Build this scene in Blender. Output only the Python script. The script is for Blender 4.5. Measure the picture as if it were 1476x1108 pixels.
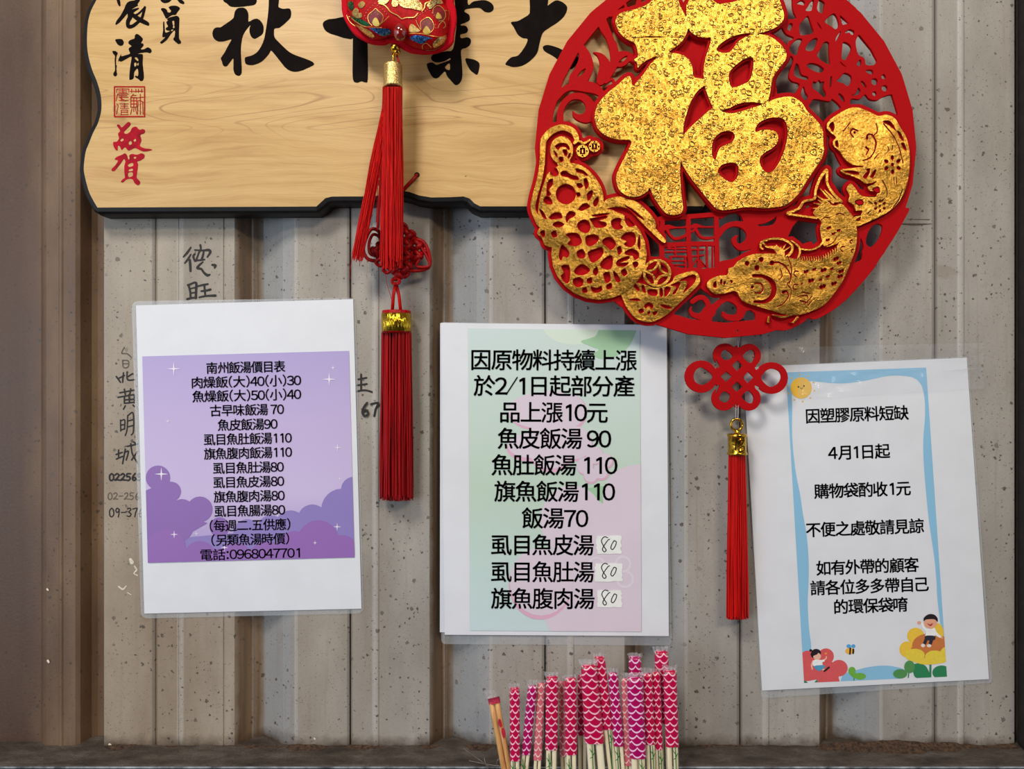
import bpy, bmesh, math, random
import numpy as np
from mathutils import Vector
random.seed(7)

# ---------------------------------------------------------------- scale and camera
S = 0.00064                 # metres per pixel of the photograph, on the wall
D = 1100.0                  # camera distance in the same units
CX, CY, ZC = 738.0, 554.0, 1.5
C = bpy.context.scene.collection
scn = bpy.context.scene
for o in list(bpy.data.objects):
    bpy.data.objects.remove(o)

cam_d = bpy.data.cameras.new('camera')
cam_d.sensor_width = 36.0
cam_d.lens = 36.0 * D / 1476.0
cam_d.clip_start = 0.01
cam = bpy.data.objects.new('camera', cam_d)
cam.location = (0, -D * S, ZC)
cam.rotation_euler = (math.pi / 2, 0, 0)
C.objects.link(cam)
scn.camera = cam

# ---------------------------------------------------------------- world, lights, exposure
w = bpy.data.worlds.new('world'); scn.world = w
w.use_nodes = True
bg = w.node_tree.nodes['Background']
bg.inputs[0].default_value = (0.55, 0.62, 0.75, 1)
bg.inputs[1].default_value = 0.9

def area(name, loc, target, size, power, col, size_y=None):
    l = bpy.data.lights.new(name, 'AREA')
    l.shape = 'RECTANGLE'; l.size = size; l.size_y = size_y or size
    l.energy = power; l.color = col
    o = bpy.data.objects.new(name, l)
    o.location = loc
    o.rotation_euler = (Vector(target) - Vector(loc)).to_track_quat('-Z', 'Y').to_euler()
    C.objects.link(o)
    return o
area('ceiling_lamp', (-0.50, -1.05, ZC + 1.15), (0.0, 0, ZC), 0.30, 15, (1.0, 0.93, 0.85))
area('ceiling_lamp_warm', (0.86, -2.25, ZC + 1.36), (0.2, 0, ZC + 0.2), 0.8, 31, (1.0, 0.87, 0.68), 0.45)
area('street_daylight', (-1.5, -1.9, ZC + 0.0), (0.1, 0, ZC - 0.15), 1.3, 15, (0.80, 0.90, 1.0), 1.1)

scn.view_settings.view_transform = 'Standard'
scn.view_settings.look = 'None'
scn.view_settings.gamma = 1
scn.view_settings.use_curve_mapping = False
scn.view_settings.exposure = 0.0

# ---------------------------------------------------------------- helpers
def P(x, y, d=0.0):
    k = (D - d) / D
    return Vector(((x - CX) * k * S, -d * S, ZC - (y - CY) * k * S))

def lin(c):
    r = []
    for v in c:
        v = v / 255.0
        r.append(v / 12.92 if v <= 0.04045 else ((v + 0.055) / 1.055) ** 2.4)
    return (r[0], r[1], r[2], 1.0)

class NT:
    """small node-tree writer"""
    def __init__(s, name):
        s.m = bpy.data.materials.new(name); s.m.use_nodes = True
        s.t = s.m.node_tree; s.b = s.t.nodes['Principled BSDF']
        s.pos = None
    def n(s, typ, **kw):
        nd = s.t.nodes.new(typ)
        for k, v in kw.items():
            if k.startswith('i_'):
                key = k[2:]; key = int(key) if key.isdigit() else key.replace('_', ' ')
                if hasattr(v, 'is_output') or isinstance(v, bpy.types.NodeSocket): s.t.links.new(v, nd.inputs[key])
                else: nd.inputs[key].default_value = v
            else: setattr(nd, k, v)
        return nd
    def math(s, op, a, b=0.0, c=None, clamp=False):
        nd = s.t.nodes.new('ShaderNodeMath'); nd.operation = op; nd.use_clamp = clamp
        for i, v in enumerate((a, b) if c is None else (a, b, c)):
            if isinstance(v, bpy.types.NodeSocket): s.t.links.new(v, nd.inputs[i])
            else: nd.inputs[i].default_value = v
        return nd.outputs[0]
    def xyz(s):
        """position in photograph units: x right, y down, z out of the wall"""
        if s.pos is None:
            g = s.n('ShaderNodeNewGeometry')
            sp = s.n('ShaderNodeSeparateXYZ'); s.t.links.new(g.outputs['Position'], sp.inputs[0])
            s.pos = (s.math('MULTIPLY_ADD', sp.outputs[0], 1 / S, CX),
                     s.math('MULTIPLY_ADD', s.math('SUBTRACT', sp.outputs[2], ZC), -1 / S, CY),
                     s.math('MULTIPLY', sp.outputs[1], -1 / S))
        return s.pos
    def vec(s, sx=1, sy=1, sz=1):
        x, y, z = s.xyz()
        c = s.n('ShaderNodeCombineXYZ')
        for i, (v, k) in enumerate(((x, sx), (y, sy), (z, sz))):
            s.t.links.new(s.math('MULTIPLY', v, k), c.inputs[i])
        return c.outputs[0]
    def noise(s, v, scale=1.0, detail=3, rough=0.5, dist=0.0):
        nd = s.n('ShaderNodeTexNoise'); s.t.links.new(v, nd.inputs['Vector'])
        nd.inputs['Scale'].default_value = scale; nd.inputs['Detail'].default_value = detail
        nd.inputs['Roughness'].default_value = rough; nd.inputs['Distortion'].default_value = dist
        return nd.outputs['Fac']
    def ramp(s, f, stops, interp='LINEAR'):
        r = s.n('ShaderNodeValToRGB'); s.t.links.new(f, r.inputs[0])
        e = r.color_ramp; e.interpolation = interp
        while len(e.elements) < len(stops): e.elements.new(0.5)
        for el, (p, c) in zip(e.elements, stops):
            el.position = p; el.color = c if len(c) == 4 else lin(c)
        return r.outputs[0]
    def step(s, f, a, b):
        """0 below a, 1 above b"""
        nd = s.n('ShaderNodeMapRange'); nd.clamp = True
        s.t.links.new(f, nd.inputs[0]); nd.inputs[1].default_value = a; nd.inputs[2].default_value = b
        return nd.outputs[0]
    def mix(s, f, a, b, mode='MIX'):
        nd = s.n('ShaderNodeMix'); nd.data_type = 'RGBA'; nd.blend_type = mode
        for sock, v in ((nd.inputs[0], f), (nd.inputs[6], a), (nd.inputs[7], b)):
            if isinstance(v, bpy.types.NodeSocket): s.t.links.new(v, sock)
            elif isinstance(v, (int, float)): sock.default_value = v
            else: sock.default_value = v if len(v) == 4 else lin(v)
        return nd.outputs[2]
    def bump(s, h, strength=0.3, dist=1.0):
        nd = s.n('ShaderNodeBump'); s.t.links.new(h, nd.inputs['Height'])
        nd.inputs['Strength'].default_value = strength; nd.inputs['Distance'].default_value = dist * S
        s.t.links.new(nd.outputs[0], s.b.inputs['Normal'])
    def col(s, c):
        if isinstance(c, bpy.types.NodeSocket): s.t.links.new(c, s.b.inputs['Base Color'])
        else: s.b.inputs['Base Color'].default_value = c if len(c) == 4 else lin(c)
    def set(s, **kw):
        for k, v in kw.items():
            sock = s.b.inputs[k.replace('_', ' ')]
            if isinstance(v, bpy.types.NodeSocket): s.t.links.new(v, sock)
            else: sock.default_value = v
        return s.m

def plain(name, c, rough=0.6, var=0.08, scale=0.2, bump=0.0, metallic=0.0, spec=0.5, coat=0.0, alpha=1.0):
    t = NT(name)
    n = t.noise(t.vec(), scale, 3)
    d = tuple(max(0, v * (1 - var)) for v in c); l = tuple(min(255, v * (1 + var)) for v in c)
    t.col(t.ramp(n, [(0.3, d), (0.7, l)]))
    if bump: t.bump(n, bump)
    t.set(Roughness=rough, Metallic=metallic, Specular_IOR_Level=spec, Coat_Weight=coat, Alpha=alpha)
    return t.m

BASE = {}
def link(o, parent=None):
    C.objects.link(o)
    if parent is not None:
        o.parent = parent
        BASE[o] = BASE[parent]
    return o
def thing(name, label, cat, at, group=None):
    o = bpy.data.objects.new(name, None); C.objects.link(o)
    o.empty_display_size = 0.02
    o.location = at; BASE[o] = Vector(at)
    o['label'] = label; o['category'] = cat
    if group: o['group'] = group
    return o
def structure(name, at):
    o = bpy.data.objects.new(name, None); C.objects.link(o)
    o.empty_display_size = 0.02
    o.location = at; BASE[o] = Vector(at); o['kind'] = 'structure'
    return o
def meshobj(name, verts, faces, mat, parent, smooth=False, label=None, kind=None):
    me = bpy.data.meshes.new(name)
    b = BASE[parent]
    me.from_pydata([tuple(Vector(v) - b) for v in verts], [], faces)
    me.update()
    if smooth:
        me.polygons.foreach_set('use_smooth', [True] * len(me.polygons))
    me.materials.append(mat)
    o = bpy.data.objects.new(name, me)
    link(o, parent)
    if label: o['label'] = label
    if kind: o['kind'] = kind
    return o

def catmull(pts, closed=False, sub=5):
    pts = [tuple(map(float, p)) for p in pts]; n = len(pts); out = []
    if n < 3: return pts
    rng = range(n) if closed else range(n - 1)
    for i in rng:
        if closed: a, b, c, d = pts[i - 1], pts[i], pts[(i + 1) % n], pts[(i + 2) % n]
        else: a, b, c, d = pts[max(i - 1, 0)], pts[i], pts[i + 1], pts[min(i + 2, n - 1)]
        for k in range(sub):
            t = k / sub
            out.append(tuple(0.5 * (2 * q + (r - p) * t + (2 * p - 5 * q + 4 * r - s_) * t * t + (3 * q - p - 3 * r + s_) * t ** 3)
                             for p, q, r, s_ in zip(a, b, c, d)))
    if not closed: out.append(pts[-1])
    return out

class Cut:
    """A flat shape kept as a signed distance grid: strokes, outlines and holes are combined, then traced."""
    def __init__(s, x0, y0, x1, y1, res=1.0, T=None):
        s.res = res; s.x0 = x0; s.y0 = y0
        s.xs = np.arange(x0, x1 + res, res); s.ys = np.arange(y0, y1 + res, res)
        s.f = np.full((len(s.ys), len(s.xs)), -60.0)
        s.T = T or (0, 0, 1.0)
    def tp(s, pts):
        ox, oy, k = s.T
        return [(ox + p[0] / k, oy + p[1] / k) + tuple(q / k for q in p[2:]) for p in pts]
    def win(s, x0, y0, x1, y1, m=14):
        i0 = max(0, int((x0 - m - s.x0) / s.res)); i1 = min(len(s.xs), int((x1 + m - s.x0) / s.res) + 2)
        j0 = max(0, int((y0 - m - s.y0) / s.res)); j1 = min(len(s.ys), int((y1 + m - s.y0) / s.res) + 2)
        if i1 <= i0 or j1 <= j0: return None
        X, Y = np.meshgrid(s.xs[i0:i1], s.ys[j0:j1])
        return (slice(j0, j1), slice(i0, i1)), X, Y
    def put(s, w, g, op):
        if op == '+': s.f[w] = np.maximum(s.f[w], g)
        else: s.f[w] = np.minimum(s.f[w], -g)
    def stroke(s, pts, w=None, op='+', smooth=True, closed=False, sub=5):
        if w is not None: pts = [(p[0], p[1], w) if len(p) == 2 else p for p in pts]
        pts = s.tp(pts)
        if smooth and len(pts) > 2: pts = catmull(pts, closed, sub)
        elif closed: pts = pts + [pts[0]]
        if smooth and closed: pts = pts + [pts[0]]
        if len(pts) == 1: pts = pts * 2
        xs = [p[0] for p in pts]; ys = [p[1] for p in pts]
        mr = max(p[2] for p in pts)
        ww = s.win(min(xs), min(ys), max(xs), max(ys), 14 + mr)
        if ww is None: return s
        acc = np.full(ww[1].shape, -60.0)
        for a, b in zip(pts[:-1], pts[1:]):
            ax, ay, ar = a; bx, by, br = b
            w2 = s.win(min(ax, bx), min(ay, by), max(ax, bx), max(ay, by), 14 + max(ar, br))
            if w2 is None: continue
            sl, X, Y = w2
            dx, dy = bx - ax, by - ay; L = dx * dx + dy * dy + 1e-9
            t = np.clip(((X - ax) * dx + (Y - ay) * dy) / L, 0, 1)
            g = (ar + (br - ar) * t) / 2 - np.hypot(X - ax - t * dx, Y - ay - t * dy)
            lo = (slice(sl[0].start - ww[0][0].start, sl[0].stop - ww[0][0].start), slice(sl[1].start - ww[0][1].start, sl[1].stop - ww[0][1].start))
            acc[lo] = np.maximum(acc[lo], g)
        s.put(ww[0], acc, op)
        return s
    def poly(s, pts, op='+', smooth=True, sub=4):
        pts = s.tp(pts)
        if smooth: pts = catmull(pts, True, sub)
        xs = [p[0] for p in pts]; ys = [p[1] for p in pts]
        ww = s.win(min(xs), min(ys), max(xs), max(ys))
        if ww is None: return s
        sl, X, Y = ww
        dist = np.full(X.shape, 1e9); ins = np.zeros(X.shape, bool)
        for a, b in zip(pts, pts[1:] + pts[:1]):
            dx, dy = b[0] - a[0], b[1] - a[1]; L = dx * dx + dy * dy + 1e-9
            t = np.clip(((X - a[0]) * dx + (Y - a[1]) * dy) / L, 0, 1)
            dist = np.minimum(dist, (X - a[0] - t * dx) ** 2 + (Y - a[1] - t * dy) ** 2)
            if a[1] != b[1]:
                cr = ((a[1] > Y) != (b[1] > Y)) & (X < a[0] + (Y - a[1]) * dx / dy)
                ins ^= cr
        g = np.sqrt(dist); g[~ins] *= -1
        s.put(sl, g, op)
        return s
    def polys(s, lst, op='-'):
        for p in lst: s.poly(p, op)
        return s
    def disc(s, x, y, r, op='+', ry=None, rot=0.0):
        ry = ry or r; c, q = math.cos(rot), math.sin(rot)
        pts = [(x + r * math.cos(a) * c - ry * math.sin(a) * q, y + r * math.cos(a) * q + ry * math.sin(a) * c)
               for a in [k * math.pi / 12 for k in range(24)]]
        return s.poly(pts, op, smooth=False)
    def ring(s, x, y, r, w, op='+', ry=None):
        ry = ry or r
        return s.stroke([(x + r * math.cos(a), y + ry * math.sin(a), w) for a in [k * math.pi / 16 for k in range(32)]], op=op, smooth=False, closed=True)
    def copy(s):
        c = Cut.__new__(Cut); c.__dict__.update(s.__dict__); c.f = s.f.copy(); return c
    def grow(s, r): s.f = s.f + r; return s
    def add(s, o): s.f = np.maximum(s.f, o.f); return s
    def sub_(s, o): s.f = np.minimum(s.f, -o.f); return s
    def clip(s, o): s.f = np.minimum(s.f, o.f); return s
    def loops(s, tol=0.12):
        f = np.pad(s.f, 1, constant_values=-1.0)
        f = np.where(np.abs(f) < 1e-6, 1e-6, f)
        B = f > 0
        code = B[:-1, :-1] * 1 + B[:-1, 1:] * 2 + B[1:, 1:] * 4 + B[1:, :-1] * 8
        jj, ii = np.nonzero((code > 0) & (code < 15))
        nxt = {}
        # edges: 0 top,1 right,2 bottom,3 left
        tbl = {1: [(3, 0)], 2: [(0, 1)], 3: [(3, 1)], 4: [(1, 2)], 6: [(0, 2)], 7: [(3, 2)], 8: [(2, 3)], 9: [(2, 0)],
               11: [(2, 1)], 12: [(1, 3)], 13: [(1, 0)], 14: [(0, 3)], 5: [(3, 0), (1, 2)], 10: [(0, 1), (2, 3)]}
        for j, i in zip(jj.tolist(), ii.tolist()):
            for a, b in tbl[int(code[j, i])]:
                ek = []
                for e in (a, b):
                    ek.append((j, i, 0) if e == 0 else (j, i + 1, 1) if e == 1 else (j + 1, i, 0) if e == 2 else (j, i, 1))
                nxt[ek[0]] = ek[1]
        out = []
        while nxt:
            st, cur = nxt.popitem(); lp = [st]
            while cur != st and cur in nxt:
                lp.append(cur); cur = nxt.pop(cur)
            pts = []
            for (j, i, h) in lp:
                if h == 0: a, b = f[j, i], f[j, i + 1]; t = a / (a - b); x, y = i + t, j
                else: a, b = f[j, i], f[j + 1, i]; t = a / (a - b); x, y = i, j + t
                pts.append((s.x0 + (x - 1) * s.res, s.y0 + (y - 1) * s.res))
            if len(pts) < 5: continue
            pts = simplify(pts, tol)
            if len(pts) > 2: out.append(pts)
        return out

def simplify(pts, tol):
    n = len(pts)
    a = np.array(pts + [pts[0]])
    keep = np.zeros(n + 1, bool); keep[0] = keep[n] = True
    m = int(np.argmax(((a - a[0]) ** 2).sum(1))); keep[m] = True
    st = [(0, m), (m, n)]
    while st:
        i, j = st.pop()
        if j - i < 2: continue
        d = a[j] - a[i]; L = math.hypot(*d) + 1e-9
        h = np.abs((a[i + 1:j, 0] - a[i, 0]) * d[1] - (a[i + 1:j, 1] - a[i, 1]) * d[0]) / L
        k = int(np.argmax(h))
        if h[k] > tol:
            k += i + 1; keep[k] = True; st += [(i, k), (k, j)]
    return [tuple(a[i]) for i in range(n) if keep[i]]

def slab(name, shape, d, thick, mat, parent, bevel=0.0, label=None, hfun=None, smooth=False, tol=0.12):
    """a flat cut-out whose front face lies d in front of the wall; thick is its depth"""
    loops = shape.loops(tol) if isinstance(shape, Cut) else shape
    cu = bpy.data.curves.new(name, 'CURVE'); cu.dimensions = '2D'; cu.fill_mode = 'BOTH'
    k = (D - d) / D
    for lp in loops:
        sp = cu.splines.new('POLY'); sp.points.add(len(lp) - 1)
        fl = []
        for x, y in lp: fl += [(x - CX) * k, -(y - CY) * k, 0, 1]
        sp.points.foreach_set('co', fl); sp.use_cyclic_u = True
    if thick > 0.3:
        cu.extrude = thick / 2 - bevel
        if bevel: cu.bevel_depth = bevel; cu.offset = -bevel; cu.bevel_resolution = 1
    o = bpy.data.objects.new(name, cu); C.objects.link(o)
    dg = bpy.context.evaluated_depsgraph_get()
    me = bpy.data.meshes.new_from_object(o.evaluated_get(dg))
    bpy.data.objects.remove(o); bpy.data.curves.remove(cu)
    b = BASE[parent]
    n = len(me.vertices); co = np.empty(n * 3); me.vertices.foreach_get('co', co); co = co.reshape(-1, 3)
    zc = d - thick / 2 if thick > 0.3 else d
    dz = 0
    if hfun is not None:
        dz = hfun(co[:, 0] / k + CX, -co[:, 1] / k + CY)
        co[:, :2] *= ((D - d - dz) / (D - d))[:, None]
    new = np.stack([co[:, 0] * S - b[0], -(zc + co[:, 2] + dz) * S - b[1], co[:, 1] * S + ZC - b[2]], 1)
    me.vertices.foreach_set('co', new.ravel()); me.update()
    me.name = name
    me.materials.clear(); me.materials.append(mat)
    if smooth: me.polygons.foreach_set('use_smooth', [True] * len(me.polygons))
    o = bpy.data.objects.new(name, me); link(o, parent)
    if label: o['label'] = label
    return o

# lettering: Blender's own built-in font, laid out glyph by glyph
TXT = {}
def glyph(ch):
    if ch not in TXT:
        cu = bpy.data.curves.new('t', 'FONT'); cu.body = ch; cu.size = 100.0; cu.resolution_u = 3
        o = bpy.data.objects.new('t', cu); C.objects.link(o)
        dg = bpy.context.evaluated_depsgraph_get()
        me = bpy.data.meshes.new_from_object(o.evaluated_get(dg))
        co = np.zeros(len(me.vertices) * 3); me.vertices.foreach_get('co', co); co = co.reshape(-1, 3)[:, :2].copy()
        TXT[ch] = (co, [tuple(p.vertices) for p in me.polygons])
        bpy.data.objects.remove(o); bpy.data.curves.remove(cu); bpy.data.meshes.remove(me)
    return TXT[ch]
WIDE = {c_: chr(ord(c_) + 0xFEE0) for c_ in '0123456789()/:.'}
ADV = {'(': 0.42, ')': 0.42, '/': 0.42, ':': 0.34, '.': 0.30, ' ': 0.22}
def layout(s):
    """vertices in em units (x right, y up, centred on the ideograph body) and faces"""
    ref, _ = glyph('\u56d7')
    em = (ref[:, 0].max() - ref[:, 0].min()) / 0.84
    my = (ref[:, 1].max() + ref[:, 1].min()) / 2
    x = 0.0; V = []; F_ = []
    for ch in s:
        if ch == ' ': x += ADV[' ']; continue
        co, fs = glyph(WIDE.get(ch, ch))
        c = co / em
        if ch == '1':      # plain one: a flag and a stem, no foot
            y0_, y1_ = c[:, 1].min(), c[:, 1].max()
            c = np.array([(0.17, y0_), (0.27, y0_), (0.27, y1_), (0.19, y1_), (0.02, y1_ - 0.10), (0.02, y1_ - 0.19), (0.17, y1_ - 0.12)]); fs = [(0, 1, 2, 3, 6), (3, 4, 5, 6)]
        if ch == '/': c = c * [0.55, 0.86] + [0, my / em * 0.14]
        mid = (c[:, 0].max() + c[:, 0].min()) / 2
        if ch in WIDE:
            adv = ADV.get(ch, 0.57); c = c - [mid, 0] + [x + adv / 2, 0]
        else:
            adv = 1.0; c = c - [mid, 0] + [x + 0.5, 0]
        c = c - [0, my / em]
        n = sum(len(q) for q in V); V.append(c); F_ += [tuple(i + n for i in f) for f in fs]; x += adv
    return np.concatenate(V), F_
def lettering(name, s, x0, x1, yc, em, slope, d, mat, parent, bold=0.3, sx=None, label=None):
    """printed line from x0 to x1 (photograph units) centred on yc at its middle; bold: extra stroke width in the same units"""
    co, fs = layout(s)
    kx = (x1 - x0 - bold) / (co[:, 0].max() - co[:, 0].min())
    X = (co[:, 0] - (co[:, 0].max() + co[:, 0].min()) / 2) * kx
    Y = -co[:, 1] * em
    c, q = math.cos(slope), math.sin(slope)
    xm = (x0 + x1) / 2
    verts, faces = [], []
    h = bold / 2
    for dx, dy in ((-h, -h), (h, -h), (h, h), (-h, h)) if bold else ((0, 0),):
        n = len(verts)
        px = xm + dx + X * c - Y * q; py = yc + dy + X * q + Y * c
        verts += [P(a, b, d) for a, b in zip(px.tolist(), py.tolist())]
        faces += [tuple(i + n for i in f) for f in fs]
    return meshobj(name, verts, faces, mat, parent, label=label)

def tube(verts, faces, pts, r, seg=6, cap=True):
    """append a tube through world points; r is a number or a list (metres)"""
    n = len(pts); base = len(verts)
    rs = r if isinstance(r, (list, tuple)) else [r] * n
    up = Vector((0, 1, 0))
    for i, p in enumerate(pts):
        t = (pts[min(i + 1, n - 1)] - pts[max(i - 1, 0)]).normalized()
        a = t.cross(up)
        if a.length < 0.1: a = t.cross(Vector((1, 0, 0)))
        a.normalize(); b = t.cross(a)
        for k in range(seg):
            an = 2 * math.pi * k / seg
            verts.append(p + (a * math.cos(an) + b * math.sin(an)) * rs[i])
    for i in range(n - 1):
        for k in range(seg):
            k2 = (k + 1) % seg
            faces.append((base + i * seg + k, base + i * seg + k2, base + (i + 1) * seg + k2, base + (i + 1) * seg + k))
    if cap:
        faces.append(tuple(base + k for k in range(seg))[::-1])
        faces.append(tuple(base + (n - 1) * seg + k for k in range(seg)))

def lathe(name, prof, cx, d, mat, parent, seg=24, flat=1.0, label=None):
    """prof: (radius, y) in photograph units down the vertical axis through x=cx at depth d"""
    k = (D - d) / D; v, f = [], []
    for r, y in prof:
        c = P(cx, y, d)
        for i in range(seg):
            a = 2 * math.pi * i / seg
            v.append(c + Vector((math.cos(a) * r * k * S, math.sin(a) * r * k * S * flat, 0)))
    for j in range(len(prof) - 1):
        for i in range(seg):
            i2 = (i + 1) % seg
            f.append((j * seg + i, j * seg + i2, (j + 1) * seg + i2, (j + 1) * seg + i))
    f.append(tuple(range(seg))[::-1]); f.append(tuple(range((len(prof) - 1) * seg, len(prof) * seg)))
    return meshobj(name, v, f, mat, parent, smooth=True, label=label)

def quad_slab(name, cs, d, thick, mat, parent, label=None, bow=0.0, nx=12, ny=12):
    """paper: four corners TL TR BR BL, front face at depth d, softly bowed"""
    v, f = [], []
    def pt(u, w_, dd):
        tl, tr, br, bl = cs
        x = (tl[0] * (1 - u) + tr[0] * u) * (1 - w_) + (bl[0] * (1 - u) + br[0] * u) * w_
        y = (tl[1] * (1 - u) + tr[1] * u) * (1 - w_) + (bl[1] * (1 - u) + br[1] * u) * w_
        return P(x, y, d) + Vector((0, (d - dd) * S, 0))
    N = (nx + 1) * (ny + 1)
    for side in (0, 1):
        for j in range(ny + 1):
            for i in range(nx + 1):
                v.append(pt(i / nx, j / ny, d - side * thick))
    for j in range(ny):
        for i in range(nx):
            a = j * (nx + 1) + i
            f.append((a, a + nx + 1, a + nx + 2, a + 1)); f.append((a + N, a + 1 + N, a + nx + 2 + N, a + nx + 1 + N))
    rim = [i for i in range(nx)] + [j * (nx + 1) + nx for j in range(ny)] + [ny * (nx + 1) + i for i in range(nx, 0, -1)] + [j * (nx + 1) for j in range(ny, 0, -1)]
    for a, b in zip(rim, rim[1:] + rim[:1]): f.append((a, b, b + N, a + N))
    return meshobj(name, v, f, mat, parent, label=label)

def rpoly(x0, y0, x1, y1): return [(x0, y0), (x1, y0), (x1, y1), (x0, y1)]
# ================================================================ materials of the setting
def wall_mat(name, brown):
    t = NT(name)
    x, y, z = t.xyz()
    n1 = t.noise(t.vec(0.010, 0.004, 0.01), 1, 4, 0.6)
    streak = t.noise(t.vec(0.09, 0.0035, 0.02), 1, 4, 0.6)
    fine = t.noise(t.vec(0.25, 0.25, 0.25), 1, 4, 0.7)
    if brown:
        c = t.ramp(n1, [(0.30, (96, 72, 52)), (0.5, (122, 96, 72)), (0.72, (146, 120, 92))])
        c = t.mix(t.math('MULTIPLY', t.math('SUBTRACT', 1, t.step(t.math('ADD', x, t.math('MULTIPLY', n1, 30)), 40, 90)), 0.8), c, (72, 48, 37))  # left side's shade put into the rusty brown, darkest at the far left
        c = t.mix(0.18, c, (60, 44, 32))
        c = t.mix(t.math('MULTIPLY', t.step(streak, 0.5, 0.75), 0.45), c, (88, 68, 54))
    else:
        warm = t.ramp(n1, [(0.3, (142, 124, 104)), (0.7, (168, 154, 136))])
        warm = t.mix(t.step(y, 700, 420), warm, t.ramp(n1, [(0.3, (146, 136, 122)), (0.7, (172, 162, 148))]))
        grey = t.ramp(n1, [(0.3, (146, 140, 133)), (0.7, (176, 171, 164))])
        c = t.mix(t.step(x, 230, 620), warm, grey)
        # cool daylight painted onto each rising flank; grime and shade coloured brown into the fold
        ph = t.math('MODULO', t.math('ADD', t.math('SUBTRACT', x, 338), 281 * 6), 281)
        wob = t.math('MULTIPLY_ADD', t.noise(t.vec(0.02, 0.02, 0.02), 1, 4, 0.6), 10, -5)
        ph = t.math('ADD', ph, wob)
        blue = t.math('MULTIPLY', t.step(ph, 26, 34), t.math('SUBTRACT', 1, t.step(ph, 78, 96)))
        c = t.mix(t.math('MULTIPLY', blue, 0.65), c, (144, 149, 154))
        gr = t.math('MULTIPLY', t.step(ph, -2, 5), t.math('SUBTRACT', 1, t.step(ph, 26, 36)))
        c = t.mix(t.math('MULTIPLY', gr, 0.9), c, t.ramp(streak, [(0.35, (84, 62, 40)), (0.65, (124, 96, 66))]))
        c = t.mix(t.math('MULTIPLY', t.step(streak, 0.56, 0.72), 0.35), c, (140, 122, 102))
        ph0 = t.math('MODULO', t.math('ADD', t.math('SUBTRACT', x, 338), 281 * 6), 281)
        def near(a, w_): return t.math('SUBTRACT', 1, t.step(t.math('ABSOLUTE', t.math('SUBTRACT', ph0, a)), w_ * 0.5, w_))
        worn = t.math('MAXIMUM', t.math('MAXIMUM', near(203, 6), near(89, 3)), t.math('MULTIPLY', near(21, 3), 0.5))
        worn = t.math('MULTIPLY', worn, t.math('MULTIPLY_ADD', fine, 1.1, -0.15))
        c = t.mix(worn, c, (196, 192, 186))
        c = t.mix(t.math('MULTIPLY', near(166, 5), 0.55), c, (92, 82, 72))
        # rusty, sooty lower edge and the small rust blots
        low = t.step(t.math('ADD', y, t.math('MULTIPLY', t.noise(t.vec(0.03, 0.03, 0.03), 1, 4, 0.6), 40)), 1078, 1100)
        c = t.mix(low, c, (66, 48, 34))
        blot = t.step(t.noise(t.vec(0.012, 0.016, 0.01), 1, 2, 0.5, 0.6), 0.70, 0.76)
        c = t.mix(t.math('MULTIPLY', blot, 0.28), c, (118, 100, 66))
    # fly specks and dirt
    for sc, thr, col, amt in ((0.045, 0.065, (84, 74, 62), 0.7), (0.075, 0.095, (70, 58, 46), 0.8), (0.15, 0.11, (64, 52, 42), 0.85), (0.34, 0.12, (78, 66, 52), 0.75)):
        vo = t.n('ShaderNodeTexVoronoi'); vo.inputs['Scale'].default_value = sc; vo.inputs['Randomness'].default_value = 1
        v = t.n('ShaderNodeVectorMath', operation='ADD')
        nz = t.n('ShaderNodeTexNoise'); nz.inputs['Scale'].default_value = 0.35
        t.t.links.new(t.vec(), nz.inputs['Vector'])
        sc2 = t.n('ShaderNodeVectorMath', operation='SCALE'); sc2.inputs['Scale'].default_value = 5.0
        t.t.links.new(nz.outputs['Color'], sc2.inputs[0])
        t.t.links.new(t.vec(), v.inputs[0]); t.t.links.new(sc2.outputs[0], v.inputs[1])
        t.t.links.new(v.outputs[0], vo.inputs['Vector'])
        sp = t.n('ShaderNodeSeparateColor'); t.t.links.new(vo.outputs['Color'], sp.inputs[0])
        # only some of the cells carry a speck, and the speck sizes vary
        rad = t.math('MULTIPLY', sp.outputs[1], thr * 2.4)
        on = t.math('MULTIPLY', t.math('LESS_THAN', vo.outputs['Distance'], rad), t.math('GREATER_THAN', sp.outputs[0], 0.45))
        dense = t.step(t.noise(t.vec(0.008, 0.006, 0.01), sc * 8, 2), 0.36, 0.50)
        f = t.math('MULTIPLY', t.math('MULTIPLY', on, dense), amt)
        c = t.mix(f, c, col)
    c = t.mix(t.math('MULTIPLY', t.step(fine, 0.5, 0.8), 0.25), c, (108, 98, 88))
    t.col(c)
    t.bump(fine, 0.25, 1.2)
    return t.set(Roughness=t.math('MULTIPLY_ADD', n1, 0.25, 0.36), Specular_IOR_Level=0.45)

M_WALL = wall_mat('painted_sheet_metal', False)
M_WALL_BROWN = wall_mat('shaded_grimy_sheet_metal', True)
M_GAP = plain('dark_gap', (30, 25, 22), 0.9)

def sheet(name, prof, y0, y1, mat, parent, label=None):
    """a folded metal sheet from (x, depth) profile points, with real thickness"""
    v, f = [], []
    n = len(prof)
    for side, off in ((0, 0.0), (1, -2.5)):
        for y in (y0, y1):
            for x, d in prof:
                kx = (x - CX); v.append(Vector((kx * S, -(d + off) * S, ZC - (y - CY) * S)))
    for i in range(n - 1):
        f.append((i, n + i, n + i + 1, i + 1))
        f.append((2 * n + i, 2 * n + i + 1, 3 * n + i + 1, 3 * n + i))
    f.append((0, 2 * n, 3 * n, n)); f.append((n - 1, 2 * n - 1, 4 * n - 1, 3 * n - 1))
    for i in range(n - 1):
        f.append((i, i + 1, 2 * n + i + 1, 2 * n + i)); f.append((n + i, 3 * n + i, 3 * n + i + 1, n + i + 1))
    return meshobj(name, v, f, mat, parent, label=label)

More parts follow.
